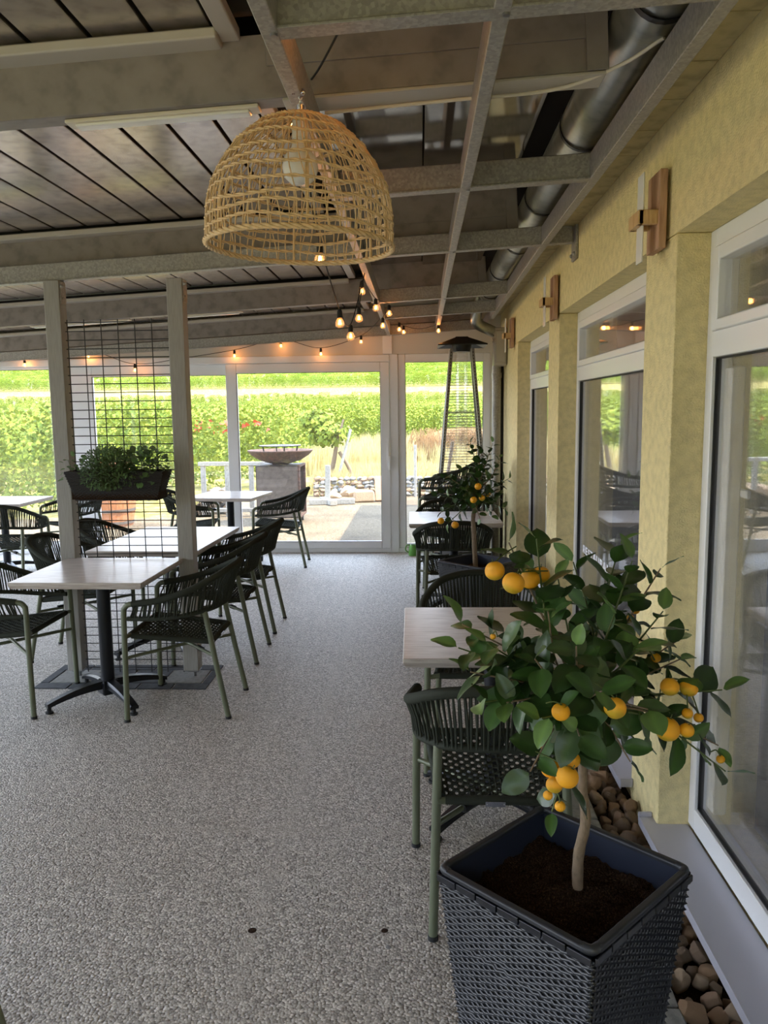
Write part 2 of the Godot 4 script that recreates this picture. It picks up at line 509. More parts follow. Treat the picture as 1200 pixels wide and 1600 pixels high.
func build_house() -> void:
	var m := MB.new()
	var openings := [[-0.9, -2.87], [-3.24, -5.20], [-5.60, -7.367]]
	var z := 3.4
	for o in openings:
		m.span(0.885, 1.25, -0.16, 2.21, z, o[0], 0.006)
		m.span(0.9, 1.25, -0.16, 0.036, o[0], o[1])
		z = o[1]
	m.span(0.885, 1.25, -0.16, 2.21, z, -10.0, 0.006)
	m.span(0.885, 1.25, 2.21, 3.3, 3.4, -10.0)
	struct("wall_right", "pale yellow rough plaster house wall with deep window openings", m, M.plaster)
	var w := window("window_1", "nearest tall white house window, beside the large potted orange tree", -0.9, -2.87)
	m = MB.new(); m.box(Vector3(1.085, 1.27, -2.77), Vector3(0.02, 0.14, 0.03), 0.006); m.box(Vector3(1.10, 1.32, -2.75), Vector3(0.018, 0.03, 0.10), 0.006)
	part("handle", m, M.pvc, w)
	m = MB.new(); m.box(Vector3(1.07, 0.95, -2.795), Vector3(0.05, 1.6, 0.09), 0.008)
	part("inner_stile", m, M.pvc, w)
	w = window("window_2", "second white house window, with white lettering on its glass", -3.24, -5.20)
	var tm := TextMesh.new()
	var font := SystemFont.new(); font.font_names = PackedStringArray(["Droid Sans"]); font.font_weight = 700
	tm.font = font; tm.text = "RESTAURANT"; tm.font_size = 48; tm.pixel_size = 0.0013; tm.depth = 0.002; tm.curve_step = 2.0
	var box := tm.get_aabb()
	var o := part("lettering", tm, M.letter, w)
	o.basis = Basis(Vector3(0, 0, 0.80 / box.size.x), Vector3(0, 0.048 / box.size.y, 0), Vector3(-1, 0, 0))
	o.position = Vector3(1.0185, 0.735, -4.58)
	window("window_3", "farthest white house window, next to the end wall", -5.60, -7.367)
	# rooms behind the glass, and the pitched roof of the house
	m = MB.new(); m.span(1.25, 5.6, -0.16, 0.0, 3.4, -10.0)
	struct("floor_inside", "dark floor of the dining room behind the windows", m, M.roomfloor)
	m = MB.new(); m.span(5.4, 5.6, 0.0, 2.7, 3.4, -10.0); m.span(1.25, 5.4, 0.0, 2.7, -9.8, -10.0); m.span(1.25, 5.4, 0.0, 2.7, 3.4, 3.2)
	struct("wall_inside", "grey inner walls of the dining room behind the windows", m, M.roomwall)
	m = MB.new(); m.span(1.25, 5.6, 2.7, 2.8, 3.4, -10.0)
	struct("ceiling_inside", "plain ceiling of the dining room behind the windows", m, M.roomwall)
	m = MB.new()
	var b := Basis(Vector3(0, 0, 1), atan(0.55))
	m.box(Vector3(2.62, 4.40, -5.1), Vector3(4.75, 0.12, 17.0), 0.0, b)
	struct("roof_slope", "tiled slope of the house roof above the terrace", m, M.roof)
	# boarded soffit under the eaves
	var s := base("soffit", "boarded cream soffit along the top of the house wall")
	for k in 36:
		m = MB.new(); m.span(0.73, 0.884, 2.625, 2.645, 1.6 - k * 0.295, 1.6 - (k + 1) * 0.295 + 0.006, 0.002)
		part("board", m, M.soffit, s)
	m = MB.new(); m.span(0.775, 0.884, 2.645, 2.67, 1.7, -9.0)
	part("backing", m, M.back, s)

# ---------------------------------------------------------------- glazed end wall
func leaf(called: String, label: String, x0: float, x1: float, y0: float, y1: float, rl: float, rr: float, rt: float, rb: float, zf: float) -> Node3D:
	var d := base(called, label)
	var m := MB.new()
	var zb := zf - 0.065
	m.span(x0, x0 + rl, y0, y1, zf, zb, 0.005); m.span(x1 - rr, x1, y0, y1, zf, zb, 0.005)
	m.span(x0 + rl, x1 - rr, y1 - rt, y1, zf, zb, 0.005); m.span(x0 + rl, x1 - rr, y0, y0 + rb, zf, zb, 0.005)
	part("frame", m, M.pvc, d)
	m = MB.new()
	var e := 0.004
	m.span(x0 + rl, x0 + rl + e, y0 + rb, y1 - rt, zf - 0.004, zf - 0.02); m.span(x1 - rr - e, x1 - rr, y0 + rb, y1 - rt, zf - 0.004, zf - 0.02)
	m.span(x0 + rl, x1 - rr, y1 - rt - e, y1 - rt, zf - 0.004, zf - 0.02); m.span(x0 + rl, x1 - rr, y0 + rb, y0 + rb + e, zf - 0.004, zf - 0.02)
	part("gasket", m, M.gasket, d)
	m = MB.new(); m.span(x0 + rl - 0.005, x1 - rr + 0.005, y0 + rb - 0.005, y1 - rt + 0.005, zf - 0.030, zf - 0.035)
	part("pane", m, M.pane, d)
	return d

func build_end_wall() -> void:
	var Z := -8.92
	var w := base("wall_far", "cream panels and white posts above and between the end glazing")
	var m := MB.new()
	m.span(-6.6, -0.40, 2.216, 3.03, Z + 0.01, Z - 0.08); m.span(-0.41, 0.884, 2.222, 3.03, Z + 0.009, Z - 0.08)
	part("fascia_panel", m, M.fascia, w)
	m = MB.new(); m.span(-0.41, -0.305, 2.222, 2.5, Z + 0.03, Z - 0.02, 0.004)
	part("joint_strip", m, M.pvc, w)
	m = MB.new(); m.span(-0.34, -0.245, 0.0, 2.222, Z + 0.02, Z - 0.07, 0.005)
	part("post", m, M.pvc, w)
	m = MB.new(); m.span(-6.6, -0.34, 2.14, 2.218, Z + 0.035, Z - 0.08, 0.005)
	part("head_rail", m, M.pvc, w)
	m = MB.new(); m.span(-6.6, 0.885, 0.0, 0.05, Z + 0.015, Z - 0.09, 0.004)
	part("threshold", m, M.pvc, w)
	m = MB.new(); m.span(0.772, 0.885, 0.0, 2.66, Z + 0.005, Z - 0.08)
	part("end_strip", m, M.fascia, w)
	var d := leaf("door_1", "white framed sliding glass door in the end wall, nearest the heater", -2.17, -0.342, 0.05, 2.138, 0.122, 0.100, 0.104, 0.08, Z + 0.03)
	m = MB.new(); m.box(Vector3(-0.36, 1.14, Z + 0.036), Vector3(0.028, 0.35, 0.012), 0.005); m.box(Vector3(-0.345, 1.02, Z + 0.055), Vector3(0.02, 0.16, 0.02), 0.006)
	part("door_handle", m, M.pvc, d)
	leaf("window_4", "narrow fixed glass panel at the right of the end wall, behind the heater", -0.245, 0.772, 0.05, 2.222, 0.08, 0.076, 0.09, 0.046, Z - 0.0)
	leaf("window_5", "fixed glass panel of the end wall behind the wire screen", -3.98, -2.12, 0.05, 2.14, 0.26, 0.05, 0.12, 0.08, Z - 0.04)
	leaf("window_6", "left glass panel of the end wall behind the far left table", -6.6, -3.98, 0.05, 2.14, 0.1, 0.04, 0.03, 0.08, Z - 0.035)
	for x in [[-6.6, -0.02], [-6.6, 3.2], [-6.6, -4.0]]:
		m = MB.new(); m.span(x[0], x[0] + 0.1, 0.0, 2.3, x[1], x[1] + 0.1, 0.005)
		struct("trim_1" if x[1] == -0.02 else "trim_2" if x[1] == 3.2 else "trim_3", "white corner post at the open left side of the terrace", m, M.pvc)

# ---------------------------------------------------------------- roof
func build_roof() -> void:
	var m := MB.new(); m.span(-7.0, 0.96, 3.02, 3.12, 3.6, -9.15)
	struct("roof_deck", "flat roof deck over the terrace", m, M.back)
	var ce := base("ceiling", "metal panel ceiling of the terrace between grey beams")
	var bays := [[3.3, -2.58], [-2.80, -4.74], [-4.98, -6.93], [-7.17, -8.88]]
	var bz := Basis(Vector3(0, 0, 1), atan(SLOPE))
	for bay in bays:
		var zm: float = (bay[0] + bay[1]) / 2
		var ln: float = bay[0] - bay[1]
		for k in 30:
			var x := -0.715 - k * 0.19
			m = MB.new(); m.box(Vector3(x, yb(x, zm) + 0.318, zm), Vector3(0.176, 0.014, ln), 0.005, bz)
			part("ceiling_panel", m, M.panel, ce)
		m = MB.new(); m.box(Vector3(-3.3, yb(-3.3, zm) + 0.36, zm), Vector3(5.6, 0.02, ln), 0.0, bz)
		part("ceiling_board", m, M.back, ce)
		m = MB.new(); m.box(Vector3(-0.575, yb(-0.575, zm) + 0.30, zm), Vector3(0.06, 0.04, ln), 0.005, bz)
		part("edge_trim", m, M.trimwhite, ce)
		for s in [[-0.50, 0.02], [0.025, 0.52]]:
			m = MB.new(); m.box(Vector3((s[0] + s[1]) / 2, yb(0, zm) + 0.37, zm), Vector3(s[1] - s[0], 0.012, ln), 0.003, bz)
			part("ceiling_sheet", m, M.gloss, ce)
	m = MB.new(); m.span(0.52, 0.86, 2.93, 2.95, 3.3, -8.9); m.span(0.86, 0.884, 2.67, 3.02, 3.3, -8.9)
	part("gutter_board", m, M.back, ce)
	# painted beams with a ledge for the panels
	var zs := [-2.62, -4.84, -7.03, -8.86]
	var lab := ["grey painted roof beam crossing just in front of the wicker lamp", "grey painted roof beam above the tops of the two screen posts", "grey painted roof beam halfway between screen posts and end wall", "grey painted roof beam lying against the end wall"]
	for k in 4:
		var t := thing("roof_beam", lab[k], "beam", Vector3.ZERO, 0.0, "grey painted roof beams")
		part("web", sloped(-6.6, 0.565, 0.107, 0.19, zs[k], 0.08), M.beam, t)
		part("ledge", sloped(-6.6, -0.60, 0.262, 0.035, zs[k] + 0.075, 0.09, 0.008), M.trimwhite, t)
		if k < 3:
			part("ledge", sloped(-6.6, -0.60, 0.27, 0.03, zs[k] - 0.07, 0.07, 0.008), M.beam, t)
			part("flashing", sloped(-0.47, 0.565, 0.20, 0.20, zs[k] + 0.045, 0.008, 0.002), M.beam, t)
			part("end_plate", sloped(0.50, 0.566, 0.105, 0.30, zs[k] + 0.052, 0.006, 0.002), M.beam, t)
			part("lip", sloped(-0.42, 0.57, 0.095, 0.012, zs[k] - 0.01, 0.11, 0.004), M.trimwhite, t)
	# welded galvanised frame
	var fr := thing("roof_frame", "welded galvanised steel frame of cross bars and rails under the ceiling", "frame")
	var pz := [-0.55, -1.93, -3.38, -4.67, -6.42, -7.42, -8.82]
	for k in pz.size():
		var long: bool = k in [3, 6]
		var x0: float = -6.6 if long else -0.34
		var x1: float = 0.86 if k == 3 else 0.70
		var bar := sloped(x0, x1, 0.004, 0.096, pz[k], 0.034)
		var fl := sloped(x0, x1, -0.003, 0.008, pz[k], 0.058, 0.002)
		for i in fl.idx: bar.idx.append(i + bar.p.size())
		bar.p.append_array(fl.p); bar.n.append_array(fl.n); bar.uv.append_array(fl.uv); bar.col.append_array(fl.col)
		part("cross_bar", bar, M.galv, fr)
	for xr in [-0.338, 0.188, 0.705]:
		for seg in [[2.5, -4.65], [-4.65, -8.85]]:
			m = MB.new()
			var ya := yb(xr, seg[0]) - 0.003
			var ye := yb(xr, seg[1]) - 0.003
			var b := Basis(Vector3(1, 0, 0), atan2(ya - ye, seg[0] - seg[1]) * -1.0)
			m.box(Vector3(xr, (ya + ye) / 2 + 0.05, (seg[0] + seg[1]) / 2), Vector3(0.042, 0.104, seg[0] - seg[1]), 0.004, b)
			part("rail", m, M.galv, fr)
	m = MB.new(); m.box(Vector3(0.875, 2.575, -4.67), Vector3(0.016, 0.27, 0.12), 0.003)
	for y in [2.47, 2.68]:
		for z in [-4.63, -4.71]: m.ball(Vector3(0.865, y, z), Vector3(0.012, 0.012, 0.012), 8, 6)
	part("wall_plate", m, M.galv, fr)
	m = MB.new()
	for k in pz.size():
		for xr in [-0.338, 0.188]: m.lathe([Vector2(0.0, -0.008), Vector2(0.009, -0.008), Vector2(0.009, 0.0)], 6, Vector3(xr + 0.01, yb(xr, pz[k]) - 0.003, pz[k] + 0.01))
	part("bolts", m, M.steel, fr)
	# round gutter pipe with its straps
	var gp := thing("gutter_pipe", "wide round metal gutter pipe running along the house eaves", "gutter")
	m = MB.new(); m.tube([Vector3(0.672, 2.762, 2.5), Vector3(0.672, 2.755, -3.0), Vector3(0.672, 2.745, -8.1)], 0.098, 28)
	part("pipe", m, M.gutter, gp)
	for k in 9:
		m = MB.new(); m.lathe([Vector2(0.100, -0.012), Vector2(0.103, -0.012), Vector2(0.103, 0.012), Vector2(0.100, 0.012)], 28, Vector3(0.672, 2.76 - k * 0.002, 0.9 - k * 1.08), Basis(Vector3(1, 0, 0), PI / 2))
		part("strap", m, M.hood, gp)
	m = MB.new(); m.tube(cr([Vector3(0.60, 2.70, -8.02), Vector3(0.56, 2.55, -8.06), Vector3(0.565, 2.46, -8.10), Vector3(0.68, 2.41, -8.20), Vector3(0.80, 2.37, -8.34)], 6), 0.055, 16)
	part("elbow", m, M.gutter, gp)
	# downpipes and the electrical box in the corner
	m = MB.new(); m.tube([Vector3(0.795, 2.2, -8.42), Vector3(0.795, 0.0, -8.42)], 0.045, 18); m.tube([Vector3(0.795, 1.98, -8.42), Vector3(0.795, 1.93, -8.42)], 0.052, 18); m.tube([Vector3(0.795, 0.42, -8.42), Vector3(0.795, 0.39, -8.42)], 0.052, 18)
	tag(part("downpipe", m, M.galv), "galvanised downpipe standing in the corner beside the heater", "pipe")
	m = MB.new(); m.tube([Vector3(0.848, 2.2, -8.56), Vector3(0.848, 0.0, -8.56)], 0.035, 16)
	tag(part("drain_pipe", m, M.hood), "dark drain pipe below the grey box in the far corner", "pipe")
	var eb := thing("control_box", "grey metal box with louvres mounted high in the far corner", "box")
	m = MB.new(); m.box(Vector3(0.815, 2.235, -8.30), Vector3(0.13, 0.38, 0.20), 0.012)
	part("body", m, M.trimwhite, eb)
	m = MB.new(); m.box(Vector3(0.815, 2.235, -8.195), Vector3(0.10, 0.32, 0.012), 0.006)
	part("cover", m, M.trimwhite, eb)
	for k in 3:
		m = MB.new(); m.box(Vector3(0.745, 2.36 - k * 0.035, -8.25), Vector3(0.02, 0.012, 0.09), 0.002, Basis(Vector3(0, 0, 1), 0.6))
		part("louvre", m, M.trimwhite, eb)
	# strip lights along the beams
	var sl := [[-1.12, -0.50, -2.63, "cream strip light under the grey beam nearest the wicker lamp"], [-3.45, -2.55, -7.06, "cream strip light seen left of and behind the wire screen top"], [-2.10, -1.55, -7.06, "cream strip light right of the right screen post on the third beam"]]
	for s in sl:
		var t := thing("strip_light", s[3], "light", Vector3.ZERO, 0.0, "strip lights under the roof beams")
		part("housing", sloped(s[0], s[1], 0.093, 0.014, s[2], 0.06, 0.004), M.lampwhite, t)
		part("diffuser", sloped(s[0] + 0.03, s[1] - 0.03, 0.083, 0.012, s[2], 0.045, 0.005), M.opal, t)
	# white cable across the roof in the second bay
	m = MB.new(); m.tube(cr([Vector3(-0.30, 2.565, -2.68), Vector3(0.1, 2.585, -2.66), Vector3(0.42, 2.60, -2.64), Vector3(0.60, 2.632, -2.56), Vector3(0.70, 2.66, -2.45)], 8), 0.006, 6)
	tag(part("cable", m, M.lampwhite), "cream cable lying along the beam end towards the gutter", "cable")

# ---------------------------------------------------------------- posts, wire screen, hanging herb box
func leaf_mesh(fold := 0.25, droop := 0.15, wide := 0.5) -> ArrayMesh:      # one unit long along +z, upper side +y
	var m := MB.new()
	var rows := 7
	for i in rows + 1:
		var f := float(i) / rows
		var w := wide * 0.5 * pow(sin(PI * pow(f, 0.84)), 0.66) if i > 0 and i < rows else 0.004
		if i == rows: w = 0.01
		for j in 5:
			var s := (j - 2) / 2.0
			m.tint = Color(1, 1, 0.9) if j == 2 else Color(0.74, 0.74, 0.74)
			m.v(Vector3(s * w, absf(s) * w * fold - droop * f * f + 0.02 * sin(f * 9.0 + s * 2.0), f), Vector3.UP)
	for i in rows:
		for j in 4:
			m.q(i * 5 + j, i * 5 + j + 1, i * 5 + j + 6, i * 5 + j + 5)
	return smooth_up(m)

func smooth_up(m: MB) -> ArrayMesh:
	var acc := PackedVector3Array(); acc.resize(m.p.size())
	for k in range(0, m.idx.size(), 3):
		var nn := (m.p[m.idx[k + 2]] - m.p[m.idx[k]]).cross(m.p[m.idx[k + 1]] - m.p[m.idx[k]])
		for j in 3: acc[m.idx[k + j]] += nn
	for i in m.p.size():
		if acc[i].length() > 1e-12: m.n[i] = acc[i].normalized()
	return m.done()

func build_screen() -> void:
	for s in [[-2.125, "left grey wooden post of the wire screen"], [-1.405, "right grey wooden post of the wire screen"]]:
		var t := thing("screen_post", s[1], "post", Vector3(s[0], 0, -4.66))
		var m := MB.new(); m.box(Vector3(0, 1.215, 0), Vector3(0.092, 2.33, 0.09), 0.004)
		part("timber", m, M.post, t)
		m = MB.new(); m.tube([Vector3(0.01, 0.005, 0), Vector3(0.01, 0.06, 0)], 0.010, 10); m.box(Vector3(0.01, 0.045, 0), Vector3(0.07, 0.008, 0.07), 0.002)
		part("foot_pin", m, M.steel, t)
		m = MB.new(); m.box(Vector3(0.049, 2.31, 0.0), Vector3(0.006, 0.13, 0.07), 0.002); m.ball(Vector3(0.06, 2.345, 0.035), Vector3(0.014, 0.01, 0.01), 8, 6); m.ball(Vector3(0.055, 2.28, 0.02), Vector3(0.006, 0.006, 0.006), 6, 4)
		part("bracket", m, M.galv, t)
	var wm := thing("wire_screen", "welded steel wire mesh panel hung between the two grey posts", "screen", Vector3(0, 0, -4.66))
	for k in 7:
		var x := -2.062 + k * 0.1
		var m := MB.new(); m.tube([Vector3(x, 0.03, 0.0), Vector3(x, 2.16, 0.0)], 0.0032, 6)
		part("wire", m, M.wire, wm)
	for k in 42:
		var y := 0.06 + k * 0.0508
		var m := MB.new(); m.tube([Vector3(-2.072, y, 0.005), Vector3(-1.455, y, 0.005)], 0.0028, 6)
		part("wire", m, M.wire, wm)
	# planter box
	var pl := thing("planter_box", "long dark woven planter box hung on the wire screen", "planter", Vector3(-1.765, 1.115, -4.56))
	var wv := MB.new()
	for r in 22:
		var y := r * 0.0078
		var f := r / 22.0
		var hx := lerpf(0.245, 0.295, f)
		var hz := lerpf(0.055, 0.085, f)
		woven_row(wv, y, hx, hz, r, 0.012, 0.0085, 0.0035)
	part("weave", wv, M.basket, pl, "stuff")
	var m := MB.new(); m.span(-0.26, 0.26, 0.004, 0.135, -0.06, 0.06)
	part("soil", m, M.soil, pl)
	m = MB.new()
	for x in [-0.2, 0.2]:
		m = MB.new(); m.tube(cr([Vector3(x, 0.12, -0.075), Vector3(x, 0.19, -0.09), Vector3(x, 0.19, -0.105), Vector3(x, 0.15, -0.108)], 4), 0.004, 6)
		part("hook", m, M.wire, pl)
	herbs("bushy fine-leaved green herb in the middle of the hanging planter box", Vector3(-1.80, 1.245, -4.52), 0.15, 3000, 0.019, 0.42, 3)
	herbs("broad-leaved green plant at the right end of the hanging planter box", Vector3(-1.60, 1.265, -4.54), 0.115, 190, 0.036, 0.75, 4)
	herbs("sparse leafy sprig at the left end of the hanging planter box", Vector3(-2.0, 1.25, -4.54), 0.085, 34, 0.034, 0.7, 5)

func woven_row(m: MB, y: float, hx: float, hz: float, r: int, pitch: float, tall: float, amp: float) -> void:   # one strand round a box, over and under
	var ring := []
	var cs := [Vector2(-hx, -hz), Vector2(hx, -hz), Vector2(hx, hz), Vector2(-hx, hz)]
	var count := 0
	for k in 4:
		var a: Vector2 = cs[k]
		var b: Vector2 = cs[(k + 1) % 4]
		var n2 := Vector2((b - a).y, -(b - a).x).normalized()
		var nn := maxi(4, int((b - a).length() / pitch))
		if nn % 2 == 1: nn += 1
		for i in nn:
			var f := (i + 0.5) / nn
			var out := amp * (1.0 if (count + r) % 2 == 0 else -0.6) * rng.randf_range(0.55, 1.15)
			var c := a.lerp(b, f) + n2 * out
			ring.append([c, n2])
			count += 1
	var first := m.p.size()
	for e in ring:
		var c: Vector2 = e[0]
		var n2: Vector2 = e[1]
		var nn := Vector3(n2.x, 0, n2.y)
		var pc := Vector3(c.x, y + rng.randf_range(-0.12, 0.12) * tall, c.y)
		m.v(pc - nn * 0.003 + Vector3(0, -tall * 0.5, 0), (nn + Vector3(0, -1.2, 0)).normalized())
		m.v(pc + nn * 0.0012, nn)
		m.v(pc - nn * 0.003 + Vector3(0, tall * 0.5, 0), (nn + Vector3(0, 1.2, 0)).normalized())
	var c := ring.size()
	for i in c:
		var a := first + i * 3
		var b := first + ((i + 1) % c) * 3
		m.q(a, a + 1, b + 1, b); m.q(a + 1, a + 2, b + 2, b + 1)

func herbs(label: String, at: Vector3, r: float, count: int, size: float, wide: float, sd: int) -> void:
	var t := thing("herb_plant", label, "plant", at, 0.0, "herbs in the hanging planter")
	var rr := RandomNumberGenerator.new(); rr.seed = sd
	var lm := leaf_mesh(0.2, 0.2, wide)
	var stems := MB.new()
	var mm := MultiMesh.new(); mm.transform_format = MultiMesh.TRANSFORM_3D; mm.mesh = lm; mm.instance_count = count
	for i in count:
		var d := Vector3(rr.randfn(0, 1), rr.randfn(0.25, 0.8), rr.randfn(0, 0.75)).normalized()
		var p := d * r * pow(rr.randf(), 0.4)
		p.x *= 1.15
		p.y = maxf(p.y, -0.075 - 0.3 * (p.z - 0.03)) + 0.035
		if i % 6 == 0: stems.tube(cr([Vector3(p.x * 0.2, -0.08, p.z * 0.2), Vector3(p.x * 0.6, p.y * 0.4, p.z * 0.6), p], 3), 0.0012, 4)
		var b := Basis.looking_at(-(d + Vector3(rr.randfn(0, 0.6), rr.randfn(0.2, 0.5), rr.randfn(0, 0.6))).normalized(), Vector3(0.1, 1, 0.2).normalized()).scaled(Vector3.ONE * size * rr.randf_range(0.7, 1.3))
		mm.set_instance_transform(i, Transform3D(b, p))
	var o := MultiMeshInstance3D.new(); o.name = "foliage"; o.multimesh = mm; o.material_override = M.herb; o.set_meta("kind", "stuff")
	t.add_child(o, true)
	part("stems", stems, M.twig, t)

# ---------------------------------------------------------------- tables
func make_table(w: float, d: float, label: String, at: Vector3, turn := 0.0, rx := 0.245, rz := 0.245) -> Node3D:
	var t := thing("table", label, "table", at, turn, "restaurant tables")
	t.set_meta("called", "table")
	var m := MB.new()
	# top with slanted under-edge
	var h := 0.75
	m.box(Vector3(0, h - 0.009, 0), Vector3(w, 0.018, d), 0.003)
	var first := m.p.size()
	for k in 4:
		var sx: float = [-1, 1, 1, -1][k]
		var sz: float = [-1, -1, 1, 1][k]
		var kx: float = [-1, 1, 1, -1][(k + 1) % 4]
		var kz: float = [-1, -1, 1, 1][(k + 1) % 4]
		var a := Vector3(sx * w / 2, h - 0.016, sz * d / 2)
		var b := Vector3(kx * w / 2, h - 0.016, kz * d / 2)
		var a2 := Vector3(sx * (w / 2 - 0.012), h - 0.036, sz * (d / 2 - 0.012))
		var b2 := Vector3(kx * (w / 2 - 0.012), h - 0.036, kz * (d / 2 - 0.012))
		var nn := Vector3((sx + kx) / 2, -0.5, (sz + kz) / 2).normalized()
		m.flat(a, b, b2, a2, nn)
	m.flat(Vector3(-w / 2 + 0.012, h - 0.036, -d / 2 + 0.012), Vector3(w / 2 - 0.012, h - 0.036, -d / 2 + 0.012), Vector3(w / 2 - 0.012, h - 0.036, d / 2 - 0.012), Vector3(-w / 2 + 0.012, h - 0.036, d / 2 - 0.012), Vector3.DOWN)
	part("tabletop", m, M.top, t)
	m = MB.new(); m.tube([Vector3(0, 0.08, 0), Vector3(0, 0.715, 0)], 0.037, 24); m.box(Vector3(0, 0.706, 0), Vector3(0.30, 0.012, 0.30), 0.004)
	part("column", m, M.black, t)
	m = MB.new(); m.box(Vector3(0, 0.075, 0), Vector3(0.098, 0.085, 0.098), 0.012, Basis(Vector3.UP, PI / 4))
	part("hub", m, M.black, t)
	for s in [[1, 1], [1, -1], [-1, 1], [-1, -1]]:
		m = MB.new()
		var e := Vector3(s[0] * rx, 0, s[1] * rz)
		var dir := e.normalized()
		var side := Vector3(-dir.z, 0, dir.x)
		var ln := e.length()
		var rings := []
		for i in 9:
			var f := i / 8.0
			var c := dir * lerpf(0.04, ln, f) + Vector3.UP * (0.098 - 0.052 * f * f)
			var hh := lerpf(0.036, 0.018, f)
			var ww := lerpf(0.030, 0.024, f)
			rings.append([c + side * ww * 0.75 + Vector3.UP * hh * 0.5, c + side * ww + Vector3.UP * 0.002, c + side * ww - Vector3.UP * hh * 0.7, c - side * ww - Vector3.UP * hh * 0.7, c - side * ww + Vector3.UP * 0.002, c - side * ww * 0.75 + Vector3.UP * hh * 0.5])
		for i in 8:
			for j in 6:
				var a: Vector3 = rings[i][j]; var b: Vector3 = rings[i][(j + 1) % 6]; var c: Vector3 = rings[i + 1][(j + 1) % 6]; var d2: Vector3 = rings[i + 1][j]
				var nn := (b - a).cross(d2 - a).normalized()
				var mid: Vector3 = (a + b) / 2 - (rings[i][0] + rings[i][3]) / 2
				if nn.dot(mid) < 0: nn = -nn
				m.flat(a, b, c, d2, nn)
		var last: Array = rings[8]
		for j in [1, 2, 3, 4]: m.t(m.v(last[0], dir), m.v(last[j], dir), m.v(last[j + 1], dir))
		var o := part("foot", m, M.black, t)
		m = MB.new(); m.lathe([Vector2(0, 0.034), Vector2(0.012, 0.034), Vector2(0.012, 0.012), Vector2(0.021, 0.010), Vector2(0.021, 0.0), Vector2(0, 0.0)], 12, e * 0.96)
		part("glide", m, M.cap, o)
	return t

func build_tables() -> void:
	make_table(0.71, 0.70, "square pale wood-top table in front of the wire screen", Vector3(-1.785, 0, -4.285), -0.02)
	make_table(0.72, 1.06, "longer pale wood-top table just behind the wire screen", Vector3(-1.75, 0, -5.38), -0.03, 0.245, 0.42)
	make_table(0.70, 0.70, "pale table close to the end wall door, in front of the fire bowl", Vector3(-2.0, 0, -8.21), -0.13)
	make_table(0.70, 0.74, "pale table at the far left by the end glazing", Vector3(-4.24, 0, -7.83), 0.0)
	make_table(0.71, 0.73, "pale wood-top table behind the nearest chair, beside the house wall", Vector3(0.285, 0, -3.065), 0.01)
	make_table(0.72, 0.72, "pale table behind the smaller orange tree, near the stacked chairs", Vector3(0.265, 0, -6.36), 0.01)

# ---------------------------------------------------------------- rope chairs (front towards -z)
func mirror_u(half: Array) -> Array:                        # a U from its left half, whose last point lies on the axis
	var out := half.duplicate()
	for i in range(half.size() - 2, -1, -1):
		out.append(Vector3(-half[i].x, half[i].y, half[i].z))
	return out

func wrapped(m: MB, pts: Array, r: float, per := 0.006) -> void:    # a rail wound with cord
	var ln := 0.0
	for i in pts.size() - 1: ln += pts[i].distance_to(pts[i + 1])
	var nn := int(ln / per) * 2
	var ps := []
	var rs := []
	for i in nn + 1:
		ps.append(along(pts, float(i) / nn))
		rs.append(r if i % 2 == 0 else r * 0.87)
	m.tube(ps, rs, 10)

